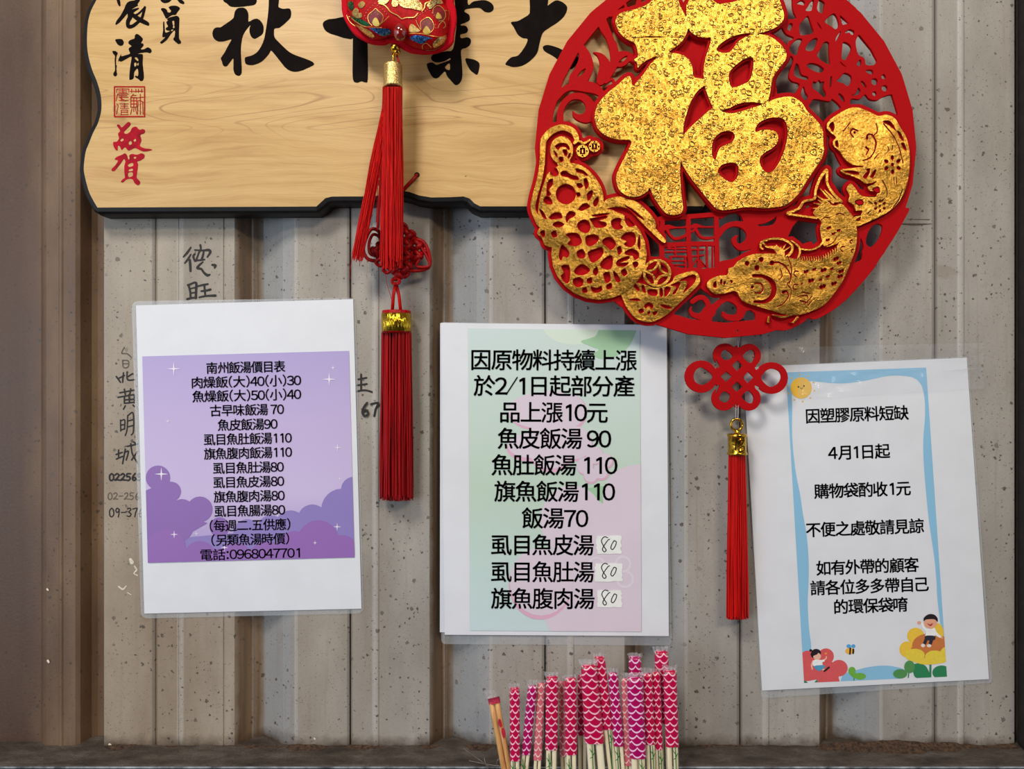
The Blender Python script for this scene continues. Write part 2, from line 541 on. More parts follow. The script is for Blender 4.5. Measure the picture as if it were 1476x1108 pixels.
# the rest of the room, behind and beside the camera: floor, ceiling and the opposite wall (open to the street at the left)
M_ROOM = plain('smoky_room_wall', (44, 36, 30), 0.8, 0.1, 0.01)
M_CEIL = plain('smoky_ceiling', (150, 140, 128), 0.8, 0.08, 0.01)
M_FLOOR = plain('dark_tile_floor', (60, 56, 52), 0.5, 0.15, 0.01)
def room_box(name, x0, y0, z0, x1, y1, z1, mat):
    v = [(x, y, z) for z in (z0, z1) for x, y in ((x0, y0), (x1, y0), (x1, y1), (x0, y1))]
    f = [(0, 3, 2, 1), (4, 5, 6, 7), (0, 1, 5, 4), (1, 2, 6, 5), (2, 3, 7, 6), (3, 0, 4, 7)]
    me = bpy.data.meshes.new(name); me.from_pydata(v, [], f); me.materials.append(mat)
    o = bpy.data.objects.new(name, me); C.objects.link(o); o['kind'] = 'structure'
room_box('floor', -3.2, -3.7, -0.05, 3.2, 0.1, 0.0, M_FLOOR)
room_box('ceiling', -3.2, -3.7, 2.95, 3.2, 0.1, 3.0, M_CEIL)
room_box('wall_front', -1.3, -3.7, 0.0, 3.2, -3.6, 2.95, M_ROOM)

wall = structure('wall_back', (0, 0, ZC - 0.5))
Y0, Y1 = -330, 1420
def period(e):
    """one sheet: from its seam at e-115 over the next seam at e+166; fold valley begins at e"""
    p = [(e - 113.5, -1.5), (e - 112.5, 0), (e - 82, 0), (e - 80, 1.6), (e - 77, 2.0), (e - 74, 1.6), (e - 72, 0)]
    p += [(e, 0), (e + 17, -22), (e + 20, -21), (e + 23, -25), (e + 32, -30), (e + 41, -24), (e + 68, -6), (e + 71, -5.4), (e + 86, 0), (e + 88, 0.5), (e + 91, 0.2), (e + 165.5, 0), (e + 166.0, -1.5)]
    return p
for k in range(0, 5):
    e = 338 + 281 * k
    pr = period(e)
    if k == 0: pr = [(149, -8), (150, 0), (223.4, 0), (224.2, -1.6), (225.6, -1.6), (226.4, 0), (257, 0), (257.8, -1.0), (259.2, -1.0), (260, 0), (321.6, 0), (322.4, -1.5), (323.6, -1.5), (324.4, 0)] + pr[7:]
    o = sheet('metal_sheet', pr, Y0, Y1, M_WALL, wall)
# dark backing seen through the seams
sheet('seam_backing', [(150, -36), (1750, -36)], Y0, Y1, M_GAP, wall)
# brown grimy sheet with shade in its colour at the far left, a shallow rib and a deep fold before the clean sheet starts
sheet('grimy_sheet', [(-420, -12), (-6, -12), (52, -12), (60, -4), (66, -1), (84, -1), (86, 0.6), (89, 0.6), (91, -1), (108, -1), (113, -5), (118, -26), (124, -31), (139, -31), (142, -29), (147.5, -10), (148.5, -9)],
      Y0, Y1, M_WALL_BROWN, wall, label='brown grimy metal sheet, shade in its colour, at the left edge')

# dark post at the right edge
M_POST = plain('dark_post_paint', (24, 21, 20), 0.6, 0.3, 0.05, 0.1)
post = structure('trim_2', P(1500, 554, 0))
v = [Vector(((x - CX) * S, -d * S, ZC - (y - CY) * S)) for y in (Y0, Y1) for x, d in ((1466, 0.6), (1466.5, 34), (1470, 37), (1590, 37), (1590, 0.6))]
meshobj('post', v, [(0, 5, 6, 1), (1, 6, 7, 2), (2, 7, 8, 3), (3, 8, 9, 4), (0, 1, 2, 3, 4), (9, 8, 7, 6, 5)], M_POST, post)

# sooty ledge along the bottom
t = NT('sooty_ledge')
nn = t.noise(t.vec(0.02, 0.05, 0.05), 1, 5, 0.65); n2 = t.noise(t.vec(0.3, 0.3, 0.3), 1, 4, 0.7)
c = t.ramp(nn, [(0.3, (48, 38, 30)), (0.5, (78, 68, 60)), (0.7, (104, 96, 90))])
c = t.mix(t.math('MULTIPLY', t.step(n2, 0.5, 0.75), 0.5), c, (34, 26, 20))
t.col(c); t.bump(n2, 0.8, 3.0); M_LEDGE = t.set(Roughness=0.8)
M_LEDGE_EDGE = plain('ledge_edge_highlight', (126, 132, 138), 0.5, 0.45, 0.06, 0.2)  # pale tone stands in for the highlight along the ledge's front edge
M_UNDER = plain('black_underside', (14, 13, 13), 0.8, 0.3)
ledge = structure('trim_1', P(738, 1090, 20))
v = []; f = []
nseg = 120
rnd = random.Random(3)
for i in range(nseg + 1):
    x = -420 + i * (2000 / nseg)
    h = rnd.uniform(-1, 1)
    for d, y in ((-34, 1074), (6, 1074 + h), (30, 1075.5 + h * 0.6), (54, 1075), (56, 1076.5), (56, 1079), (54, 1079.5), (54, 1140), (-34, 1140)):
        v.append(Vector(((x - CX) * S, -d * S, ZC - (y - CY) * S)))
for i in range(nseg):
    for k in range(9):
        k2 = (k + 1) % 9
        f.append((i * 9 + k, i * 9 + k2, (i + 1) * 9 + k2, (i + 1) * 9 + k))
f.append(tuple(range(9))[::-1]); f.append(tuple(nseg * 9 + k for k in range(9)))
o = meshobj('ledge_beam', v, f, M_LEDGE, ledge)
o.data.materials.append(M_LEDGE_EDGE); o.data.materials.append(M_UNDER)
for p in o.data.polygons:
    k = p.index % 9
    if k in (4,): p.material_index = 1
    if k in (5, 6, 7): p.material_index = 2
# heaps of soot and crumbled rust lying where wall and ledge meet
M_SOOT = plain('soot_and_rust', (62, 46, 34), 0.95, 0.5, 0.25, 0.6)
v, f = [], []
N = 240
for i in range(N + 1):
    x = 150 + i * (1320 / N)
    g = abs(math.sin(x * 0.011) * math.sin(x * 0.037 + 1)) * 3 + rnd.uniform(0, 1.5)
    if x > 1180: g += 5 * abs(math.sin((x - 1180) * 0.012 + 0.3)) + 1
    for d, y in ((1, 1075.5 - g), (5 + g * 0.5, 1075.5 - g * 0.5), (12 + g * 1.3, 1075.8)):
        v.append(Vector(((x - CX) * S, -d * S, ZC - (y - CY) * S)))
    v.append(Vector(((x - CX) * S, -1 * S, ZC - (1075.8 - CY) * S)))
for i in range(N):
    for k in range(4):
        k2 = (k + 1) % 4
        f.append((i * 4 + k, i * 4 + k2, (i + 1) * 4 + k2, (i + 1) * 4 + k))
f += [(3, 2, 1, 0), (N * 4, N * 4 + 1, N * 4 + 2, N * 4 + 3)]
meshobj('soot_heap', v, f, M_SOOT, ledge, kind='stuff')

# ---- marker writing on the sheet (parts of the wall)
M_MARKER = plain('black_marker', (36, 32, 32), 0.7, 0.2)
M_MARKER_FADED = plain('faded_marker', (98, 88, 80), 0.8, 0.2)
def marker(name, T, strokes, w, mat=M_MARKER, d=0.25):
    xs = [T[0] + p[0] / T[2] for s_ in strokes for p in s_]; ys = [T[1] + p[1] / T[2] for s_ in strokes for p in s_]
    c = Cut(min(xs) - 6, min(ys) - 6, max(xs) + 6, max(ys) + 6, 0.5, T)
    for s_ in strokes: c.stroke(s_, w)
    c.grow(0.25)
    return slab(name, c, d, 0, mat, wall)
TW = (140, 340, 6.925)
marker('marker_character', TW, [[(935, 115, 14), (900, 165, 22), (862, 208, 14)], [(935, 185, 14), (900, 240, 20), (875, 270, 14)], [(925, 240, 22), (930, 300, 24), (932, 350, 20)],
    [(1030, 92, 20), (1035, 130, 16), (1015, 170, 16)], [(975, 140, 14), (1050, 145, 16), (1110, 140, 24), (1130, 160, 22), (1100, 210, 14)], [(975, 180, 18), (960, 205, 20), (975, 250, 16)],
    [(1015, 165, 14), (1000, 210, 16), (985, 250, 16)], [(1065, 150, 14), (1055, 200, 20), (1040, 240, 18)], [(985, 245, 14), (1040, 240, 16), (1070, 235, 16)],
    [(1055, 260, 14), (1020, 290, 20), (1000, 320, 22), (1040, 330, 20), (1065, 365, 20), (1100, 392, 26), (1125, 385, 14)], [(1150, 288, 20), (1180, 295, 26), (1172, 318, 16)]], 18)
marker('marker_character', TW, [[(905, 490, 18), (935, 480, 18), (970, 465, 18), (990, 475, 22), (988, 540, 22), (985, 620, 22)], [(915, 500, 20), (930, 560, 18), (932, 620, 18)],
    [(935, 525, 12), (975, 515, 14)], [(935, 570, 12), (975, 565, 14)], [(900, 630, 22), (945, 618, 18), (990, 615, 16)], [(1010, 500, 16), (1060, 488, 20), (1105, 480, 16)],
    [(1070, 495, 18), (1075, 550, 18), (1080, 600, 16)], [(1040, 550, 16), (1090, 545, 20), (1130, 535, 22)], [(1020, 612, 16), (1090, 598, 18), (1180, 595, 24)]], 18)
TL_ = (140, 490, 3.82)
marker('marker_character', TL_, [[(150, 40), (135, 72), (165, 75), (188, 95)], [(140, 112), (145, 150), (170, 148), (172, 115), (140, 112)], [(145, 130), (168, 130)]], 5, M_MARKER_FADED)
marker('marker_character', TL_, [[(120, 210), (150, 195)], [(105, 200), (128, 232)], [(145, 180), (140, 232)], [(195, 185), (172, 200)], [(165, 175), (168, 218), (205, 218)]], 7)
marker('marker_character', TL_, [[(125, 290), (205, 275)], [(150, 270), (155, 300)], [(185, 268), (180, 298)], [(115, 315), (205, 300)], [(150, 312), (150, 348)], [(205, 305), (205, 345)], [(150, 330), (205, 325)],
                                 [(175, 300), (178, 345)], [(150, 348), (205, 342)], [(155, 362), (145, 380)], [(198, 358), (205, 365)]], 7)
marker('marker_character', TL_, [[(128, 440), (130, 500)], [(130, 445), (152, 440), (150, 490)], [(132, 468), (150, 465)], [(130, 495), (152, 488)], [(168, 415), (165, 490), (155, 525)], [(170, 415), (198, 402), (200, 500), (188, 522)], [(170, 445), (198, 438)], [(168, 478), (198, 470)]], 6)
marker('marker_character', TL_, [[(118, 605), (118, 650)], [(104, 630), (138, 618)], [(106, 655), (140, 640)], [(165, 585), (225, 572)], [(150, 620), (172, 612), (160, 660)], [(155, 600), (140, 680)], [(185, 570), (195, 630), (225, 680)], [(220, 615), (190, 660)], [(200, 560), (215, 572)]], 7)
def digits(name, T, s_, x, y, w, h, lw, mat=M_MARKER, d=0.25):
    G = {'0': [[(.5, 0), (.1, .3), (.15, .85), (.5, 1), (.9, .75), (.85, .2), (.5, 0)]], '2': [[(.1, .2), (.5, 0), (.85, .25), (.5, .65), (.05, .95), (.5, .88), (1, .95)]],
         '5': [[(.9, .02), (.2, .05), (.2, .45), (.6, .42), (.85, .7), (.5, 1), (.1, .92)]], '6': [[(.7, 0), (.3, .35), (.15, .75), (.45, 1), (.85, .8), (.6, .55), (.2, .7)]],
         '9': [[(.85, .2), (.45, 0), (.15, .25), (.4, .5), (.8, .3), (.85, .15), (.8, .6), (.65, 1)]], '3': [[(.15, .1), (.6, 0), (.8, .2), (.4, .45), (.85, .65), (.6, .95), (.1, .9)]],
         '7': [[(.05, .1), (.9, .02), (.6, .5), (.45, 1)]], '-': [[(.1, .5), (.9, .48)]], '8': [[(.8, .1), (.4, 0), (.2, .25), (.75, .65), (.6, 1), (.2, .85), (.4, .5), (.85, .1)]]}
    st = []
    for i, ch in enumerate(s_):
        for g in G[ch]: st.append([(x + i * w * 1.15 + a * w, y + b * h) for a, b in g])
    return marker(name, T, st, lw, mat, d)
digits('marker_digits', TL_, '022565', 66, 735, 27, 38, 8)
digits('marker_digits', TL_, '02-256', 58, 840, 26, 38, 4, M_MARKER_FADED)
digits('marker_digits', TL_, '09-376', 66, 925, 28, 48, 5)
TR_ = (480, 460, 3.695)
marker('marker_character', TR_, [[(150, 295), (150, 375)], [(135, 320), (178, 312)], [(128, 352), (180, 345)], [(122, 385), (170, 378), (215, 390)]], 9)
M_FLECK = plain('white_paint_fleck', (220, 212, 196), 0.7)
for pts_ in ([(188, 806, 4), (190, 810, 6)], [(194, 816, 2.2), (197, 821, 2.5), (193, 826, 1.6), (198, 829, 2)], [(171, 845, 2), (177, 849, 2.4), (182, 844, 1.4)], [(184, 854, 1.5), (189, 857, 1)], [(68, 849, 3), (69, 850, 3)], [(69, 952, 3.4), (70, 954, 3)], [(158, 1073, 4), (159, 1074, 4)], [(453, 1064, 2.5), (454, 1065, 2)]):
    xs_ = [p_[0] for p_ in pts_]; ys_ = [p_[1] for p_ in pts_]
    c_ = Cut(min(xs_) - 5, min(ys_) - 5, max(xs_) + 5, max(ys_) + 5, 0.5); c_.stroke(pts_); slab('paint_fleck', c_, 0.4, 0, M_FLECK, wall)
for k_, pts_ in enumerate(([(1297, 322.5, 1.6), (1318, 323.5, 3.2), (1343, 322.5, 1.0)], [(1308, 316, 0.8), (1340, 316.5, 1.4)])):
    c_ = Cut(1290, 308, 1350, 330, 0.5); c_.stroke(pts_); slab('scratch_mark', c_, 0.3, 0, M_MARKER_FADED, wall)
digits('marker_digits', TR_, '67', 150, 445, 44, 70, 10, d=2.3)
# ================================================================ wooden signboard
board = thing('signboard', 'long pale wooden plaque with wavy black edge and brushed black characters, behind the ornaments', 'sign', P(577, 60, 10))
left = [(140.5, 299), (134, 288), (127.5, 274), (121.5, 250), (121, 238), (123.5, 219), (128, 207), (134.6, 190.6), (141, 178), (145.6, 162), (146.3, 149), (145, 136), (140, 118), (133, 101), (128, 83), (125.5, 63.5), (126.5, 35), (131, 16), (139, 0),
        (146, -18), (148.5, -36), (147, -54), (141, -74), (131, -100), (126.5, -125), (126.5, -150), (131, -170), (140.5, -190)]
bottom = [(140.5, 299), (456, 297.5), (462, 292), (469, 285.5), (478, 283.2), (500, 283), (535, 283), (550, 281), (562, 276.5), (575, 274), (590, 276.5), (604, 281.5), (622, 284.5), (650, 284), (668, 283), (677, 286), (684, 293), (692, 297.3), (1013.5, 297)]
bl = catmull(left, False, 4)
right = [(577 * 2 - x, y) for x, y in bl]
outline = bottom + right + [(x, y) for x, y in reversed(bl)][0:]
# wood grain: long horizontal figure with a few cathedral loops
t = NT('pale_wood')
x, y, z = t.xyz()
wob = t.noise(t.vec(0.0035, 0.011, 0), 1, 3, 0.5, 0.2)
yy = t.math('ADD', t.math('MULTIPLY', y, 1.0), t.math('MULTIPLY', wob, 60))
cc = t.n('ShaderNodeCombineXYZ'); t.t.links.new(t.math('MULTIPLY', x, 0.0045), cc.inputs[0]); t.t.links.new(t.math('MULTIPLY', yy, 0.06), cc.inputs[1])
g1 = t.noise(cc.outputs[0], 1, 5, 0.62, 0.1)
c2 = t.n('ShaderNodeCombineXYZ'); t.t.links.new(t.math('MULTIPLY', x, 0.012), c2.inputs[0]); t.t.links.new(t.math('MULTIPLY', yy, 0.7), c2.inputs[1])
g2 = t.noise(c2.outputs[0], 1, 4, 0.65)
base = t.ramp(g1, [(0.28, (178, 136, 76)), (0.45, (198, 160, 98)), (0.6, (208, 172, 112)), (0.75, (190, 150, 88))])
base = t.mix(t.math('MULTIPLY', t.step(g2, 0.50, 0.70), 0.6), base, (176, 134, 76))
# contour-like cathedral lines in the middle band
band = t.math('MULTIPLY', t.step(y, 118, 160), t.math('SUBTRACT', 1, t.step(y, 170, 220)))
con = t.noise(t.vec(0.0042, 0.019, 0), 1, 1, 0.4, 0.7)
ln = t.math('PINGPONG', t.math('MULTIPLY', con, 9.0), 0.5)
ln = t.math('SUBTRACT', 1, t.step(ln, 0.0, 0.085))
base = t.mix(t.math('MULTIPLY', t.math('MULTIPLY', ln, band), 0.8), base, (150, 106, 56))
pits = t.n('ShaderNodeTexVoronoi'); t.t.links.new(t.vec(), pits.inputs['Vector']); pits.inputs['Scale'].default_value = 0.02
base = t.mix(t.math('MULTIPLY', t.math('LESS_THAN', pits.outputs['Distance'], 0.025), 0.7), base, (110, 76, 44))
t.col(base)
M_WOOD = t.set(Roughness=0.42, Coat_Weight=0.12, Coat_Roughness=0.3)
M_RIM = plain('black_lacquer_rim', (18, 17, 18), 0.5, 0.25, 0.1, spec=0.3)
FD = 34.0
def board_rim():
    """front arris, flare and back edge of the black rim"""
    pts = outline; n = len(pts); v, f = [], []
    ar = sum(a[0] * b[1] - b[0] * a[1] for a, b in zip(pts, pts[1:] + pts[:1]))
    sg = 1 if ar > 0 else -1
    layers = ((0.0, FD), (5.5, FD - 1.5), (8.5, FD - 5), (9.5, FD - 12), (9.0, 0.6))
    for off, d in layers:
        for i in range(n):
            a, b = pts[i - 1], pts[(i + 1) % n]
            dx, dy = b[0] - a[0], b[1] - a[1]; L = math.hypot(dx, dy) + 1e-9
            nx, ny = dy / L * sg, -dx / L * sg
            k = (D - FD) / D     # true size taken at the face, then carried back
            q = P(pts[i][0], pts[i][1], FD)
            v.append(Vector((q.x + nx * off * k * S, -d * S, q.z - ny * off * k * S)))
    for l in range(len(layers) - 1):
        for i in range(n):
            j = (i + 1) % n
            f.append((l * n + i, (l + 1) * n + i, (l + 1) * n + j, l * n + j))
    return v, f
v, f = board_rim()
n_ = len(outline)
f.append(tuple(range(4 * n_, 5 * n_)))
meshobj('rim', v, f, M_RIM, board, label='black lacquered wavy rim')
slab('board_face', [outline], FD, 2.0, M_WOOD, board)
# drilled holes with the cord through them
M_HOLE = plain('hole_dark', (22, 12, 8), 0.9)
for hx, hy in ((539.5, 252.5), (601, 252)):
    c = Cut(hx - 8, hy - 8, hx + 8, hy + 8, 0.5); c.disc(hx, hy, 4.0)
    slab('drilled_hole', c, FD + 0.15, 0, M_HOLE, board)

M_BRUSH = plain('black_brush_paint', (20, 15, 14), 0.8, 0.15, 0.1, spec=0.05)
M_BRUSH_RED = plain('red_brush_paint', (160, 12, 34), 0.7, 0.15, 0.1, spec=0.15)
M_SEAL = plain('seal_red_paint', (160, 26, 18), 0.7, 0.15, 0.1, spec=0.15)
def brush(name, box, T, polys=(), strokes=(), cuts=(), mat=M_BRUSH, res=0.5, ww=None):
    c = Cut(*box, res, T)
    for p in polys: c.poly(p)
    for s_ in strokes: c.stroke(s_, ww)
    for p in cuts: c.poly(p, '-')
    return slab(name, c, FD + 0.5, 0.35, mat, board)
T3 = (300, 0, 8.523)
# great character, third from the right (autumn): lower part in view
brush('brushed_character', (290, -150, 460, 120), T3, polys=[
    [(180, -10), (230, 40), (270, 75), (330, 85), (400, 82), (480, 72), (560, 60), (590, 30), (590, -20), (520, -200), (200, -200)],
    [(385, 95), (440, 95), (480, 130), (495, 190), (495, 265), (560, 235), (610, 232), (655, 270), (680, 330), (670, 410), (620, 450), (570, 475), (530, 450), (510, 400), (508, 350), (520, 305), (490, 335), (450, 390), (425, 440), (408, 520), (400, 620),
     (408, 760), (412, 880), (395, 920), (370, 930), (330, 910), (312, 860), (310, 790), (308, 715), (270, 760), (235, 805), (205, 815), (180, 795), (170, 755), (155, 720), (170, 690), (205, 640), (240, 570), (268, 520), (285, 482), (230, 495), (180, 508), (120, 505), (70, 470), (52, 410), (70, 355), (110, 335), (150, 335), (220, 290), (290, 240), (315, 210), (325, 150), (350, 110)],
    [(745, -200), (745, 0), (740, 130), (722, 280), (705, 380), (690, 470), (660, 550), (610, 630), (550, 675), (500, 690), (455, 705), (450, 735), (460, 780), (500, 797), (560, 795), (640, 765), (700, 715), (750, 655), (772, 620),
     (820, 670), (880, 745), (940, 820), (1000, 865), (1070, 880), (1150, 865), (1230, 830), (1290, 800), (1300, 780), (1270, 752), (1180, 715), (1080, 680), (1000, 640), (920, 570), (850, 500), (815, 455), (808, 400), (815, 350), (870, 340), (920, 305), (970, 260), (1010, 215), (1020, 160), (1010, 115), (980, 102), (920, 108), (880, 95), (862, 75), (868, 0), (870, -200)]])
# great character, second: the crossed one, mostly hidden behind the cushion charm
T2 = (440, 0, 3.4625)
brush('brushed_character', (455, -150, 600, 125), T2, polys=[[(88, 115), (110, 98), (150, 92), (240, 85), (240, 185), (200, 190), (160, 178), (120, 165), (95, 145)],
    [(236, -300), (238, 150), (236, 300), (238, 395), (258, 412), (280, 405), (300, 410), (312, 390), (310, 200), (308, -300)], [(300, 80), (450, 60), (470, 110), (300, 150)]])
# great character: trade
TG = (600, 0, 5.677)
brush('brushed_character', (590, -150, 720, 130), TG, polys=[
    [(310, -300), (315, 0), (330, 150), (325, 250), (300, 400), (240, 420), (150, 440), (122, 465), (130, 495), (170, 510), (230, 500), (275, 475), (275, 490), (210, 515), (165, 530), (130, 510), (90, 520), (88, 545), (110, 595), (140, 635), (175, 638), (205, 610), (235, 585), (255, 625), (290, 665), (320, 695), (350, 685), (372, 650), (378, 600), (372, 500), (368, 410), (410, 390), (440, 365), (447, 325), (420, 305), (370, 312), (360, 290), (370, 278), (410, 268), (423, 240), (405, 212), (370, 208), (362, 200), (400, 185), (435, 165), (435, 125), (410, 105), (395, 95), (405, 75), (460, 65), (520, 65), (560, 95), (600, 100), (630, 80), (630, 45), (600, 15), (550, 0), (470, 10), (420, 20), (440, -300)],
    [(402, 480), (430, 478), (480, 490), (515, 515), (515, 560), (500, 608), (475, 600), (440, 570), (412, 520)]],
    cuts=[[(235, 550), (262, 520), (275, 525), (275, 568), (255, 570)]])
# great character: large
brush('brushed_character', (725, -150, 845, 125), TG, polys=[
    [(930, -300), (930, 60), (922, 115), (880, 145), (830, 172), (775, 182), (800, 225), (830, 280), (870, 310), (910, 318), (900, 360), (870, 410), (830, 455), (775, 470), (730, 520), (750, 535), (800, 548), (870, 535), (940, 490), (990, 430), (1010, 350), (1035, 270), (1090, 225), (1160, 180), (1215, 125), (1235, 60), (1200, 20), (1150, 2), (1110, 20), (1072, 45), (1080, 0), (1085, -300)],
    [(1040, 378), (1080, 368), (1160, 390), (1240, 430), (1320, 465), (1325, 500), (1290, 550), (1265, 565), (1220, 540), (1130, 465), (1060, 425), (1038, 400)]])
# small column of brushed writing at the left
TQ = (150, 0, 9.231)
brush('brushed_character', (150, -30, 222, 45), TQ, strokes=[
    [(180, -30, 40), (195, 30, 40), (205, 70, 22)], [(470, -30, 40), (420, 30, 60), (340, 60, 80), (300, 130, 70), (240, 220, 50), (190, 280, 45), (160, 318, 20)],
    [(350, 95, 60), (420, 65, 40), (440, 70, 20)], [(370, 150, 50), (420, 125, 30), (455, 110, 16)], [(330, 130, 60), (345, 220, 60), (315, 290, 50), (325, 350, 50), (380, 345, 45), (440, 300, 40), (500, 240, 36), (525, 160, 36), (542, 95, 30)],
    [(370, 190, 50), (440, 240, 60), (510, 280, 60), (570, 310, 50), (585, 325, 30)], [(400, 215, 30), (470, 170, 24), (530, 110, 24)]])
brush('brushed_character', (230, -30, 268, 10), TQ, strokes=[[(740, -30, 20), (790, 15, 40), (850, 10, 40), (900, -30, 30)], [(970, -30, 30), (1020, 15, 50), (1050, 35, 36)]])
brush('brushed_character', (228, 4, 264, 66), TQ, polys=[[(755, 118), (790, 105), (830, 125), (845, 160), (880, 165), (890, 140), (870, 118), (860, 95), (890, 78), (950, 75), (1000, 95), (1005, 120), (980, 150), (950, 195), (900, 200), (830, 245), (805, 210), (780, 160)],
    [(835, 255), (870, 232), (930, 215), (970, 210), (1000, 235), (1000, 270), (998, 350), (995, 500), (1020, 545), (1018, 575), (985, 582), (950, 555), (920, 520), (940, 480), (938, 400), (880, 460), (840, 520), (790, 565), (760, 578), (745, 562), (775, 535), (815, 490), (775, 488), (785, 400), (785, 300), (800, 290), (805, 370), (815, 430), (850, 425), (880, 410), (830, 400), (820, 375), (850, 350), (835, 320), (830, 290), (850, 270)]],
    cuts=[[(905, 280), (930, 275), (935, 330), (915, 335), (910, 310)], [(890, 395), (925, 390), (900, 415)], [(915, 345), (935, 340), (935, 370), (915, 372)]])
brush('brushed_character', (158, 46, 222, 120), TQ, polys=[[(148, 528), (180, 518), (235, 520), (260, 555), (250, 595), (215, 608), (180, 590), (160, 560)],
    [(110, 680), (150, 678), (180, 705), (165, 740), (158, 800), (160, 870), (185, 820), (195, 780), (225, 720), (245, 680), (225, 745), (300, 730), (345, 710), (330, 670), (330, 640), (365, 610), (325, 580), (330, 545), (365, 525), (405, 510), (410, 470), (435, 450), (480, 475), (515, 520), (490, 570), (520, 580), (520, 610), (485, 650), (530, 655), (580, 628), (620, 650), (632, 680), (610, 705), (570, 695), (500, 700), (440, 715), (480, 718), (515, 730), (512, 850), (528, 1000), (520, 1060), (488, 1078), (455, 1050), (415, 1025), (415, 1005), (450, 1010), (455, 950), (440, 910), (400, 960), (390, 1040), (345, 1060), (335, 1040), (345, 900), (365, 780), (355, 750), (290, 785), (225, 818), (195, 810), (165, 880), (165, 950), (172, 990), (150, 1015), (125, 1000), (125, 970), (145, 930), (140, 800), (145, 745), (118, 710)]],
    cuts=[[(405, 765), (430, 760), (455, 790), (450, 812), (415, 785)], [(398, 840), (425, 830), (430, 870), (405, 885)], [(440, 840), (460, 835), (455, 870), (440, 865)]])
# red seal
TS = (150, 110, 6.517)
def box_frame(c, x0, y0, x1, y1, w_):
    for a, b in (((x0, y0), (x1, y0)), ((x1, y0), (x1, y1)), ((x1, y1), (x0, y1)), ((x0, y1), (x0, y0))): c.stroke([a, b], w_, smooth=False)
c = Cut(160, 120, 214, 174, 0.25, TS); box_frame(c, 97, 97, 380, 378, 12)
slab('seal_frame', c, FD + 0.5, 0.3, M_SEAL, board)
c = Cut(185, 120, 214, 174, 0.25, TS)
for s_ in ([(258, 118), (258, 150)], [(298, 118), (298, 150)], [(245, 140), (310, 140)], [(322, 118), (322, 150)], [(352, 118), (352, 150)], [(312, 140), (365, 140)],
           [(275, 165), (250, 195)], [(270, 178), (300, 178)], [(250, 198), (305, 198)], [(250, 198), (250, 290)], [(305, 198), (305, 290)], [(278, 198), (278, 290)], [(250, 228), (305, 228)], [(250, 258), (305, 258)], [(250, 288), (305, 288)],
           [(262, 300), (248, 355)], [(278, 298), (278, 330)], [(292, 300), (308, 355)], [(340, 165), (340, 355)], [(312, 200), (368, 195)], [(312, 230), (340, 225)], [(340, 228), (368, 240)], [(318, 240), (312, 355)], [(362, 240), (366, 355)]):
    c.stroke(s_, 7, smooth=False)
slab('seal_character', c, FD + 0.5, 0.3, M_SEAL, board)
c = Cut(160, 120, 190, 174, 0.25, TS)
for s_ in ([(120, 118), (230, 118)], [(118, 118), (118, 150)], [(232, 118), (232, 150)], [(175, 112), (175, 155)], [(135, 135), (215, 135)], [(135, 152), (215, 152)], [(125, 165), (228, 165)], [(135, 180), (215, 180)], [(125, 165), (112, 230)], [(140, 195), (225, 195)], [(150, 200), (200, 230)], [(140, 225), (225, 225)], [(165, 180), (160, 228)],
           [(118, 255), (130, 270)], [(132, 275), (115, 355)], [(150, 258), (228, 258)], [(155, 278), (222, 278)], [(150, 298), (228, 298)], [(190, 250), (190, 298)], [(160, 315), (220, 315)], [(160, 315), (160, 358)], [(220, 315), (220, 345)], [(160, 335), (220, 335)], [(155, 358), (228, 358)]):
    c.stroke(s_, 7, smooth=False)
slab('seal_character', c, FD + 0.5, 0.3, M_SEAL, board)
brush('brushed_character', (156, 172, 222, 222), TS, polys=[[(120, 462), (140, 452), (165, 478), (200, 450), (225, 428), (245, 435), (245, 460), (210, 495), (185, 525), (210, 540), (245, 520), (262, 485), (300, 472), (330, 500), (365, 495), (385, 510), (375, 535), (340, 550), (350, 600), (335, 650), (380, 675), (430, 680), (450, 690), (420, 700), (370, 705), (330, 690), (290, 672), (250, 690), (225, 695), (195, 665), (165, 690), (150, 660), (130, 650), (125, 695), (100, 680), (85, 640), (90, 615), (120, 612), (140, 580), (130, 540), (150, 510)]],
      cuts=[[(150, 600), (170, 580), (185, 595), (165, 612)], [(228, 620), (250, 605), (262, 630), (240, 645)], [(275, 595), (295, 585), (300, 605), (285, 615)]], mat=M_BRUSH_RED, res=0.25)
brush('brushed_character', (156, 216, 214, 270), TS, polys=[[(100, 780), (120, 755), (170, 735), (195, 722), (215, 740), (225, 780), (240, 770), (235, 745), (260, 728), (310, 735), (350, 722), (378, 735), (375, 765), (340, 790), (310, 800), (318, 830), (310, 900), (305, 950), (335, 985), (335, 1010), (315, 1022), (285, 1000), (265, 965), (215, 965), (175, 995), (158, 988), (175, 965), (195, 950), (190, 900), (190, 840), (200, 800), (185, 775), (160, 810), (130, 850), (95, 888), (70, 885), (75, 865), (105, 835), (130, 790)]],
      cuts=[[(222, 830), (255, 812), (272, 815), (272, 840), (235, 850)], [(230, 875), (265, 865), (270, 885), (235, 892)], [(278, 755), (300, 755), (298, 770), (280, 772)], [(225, 905), (265, 900), (268, 935), (230, 945)]], mat=M_BRUSH_RED, res=0.25)
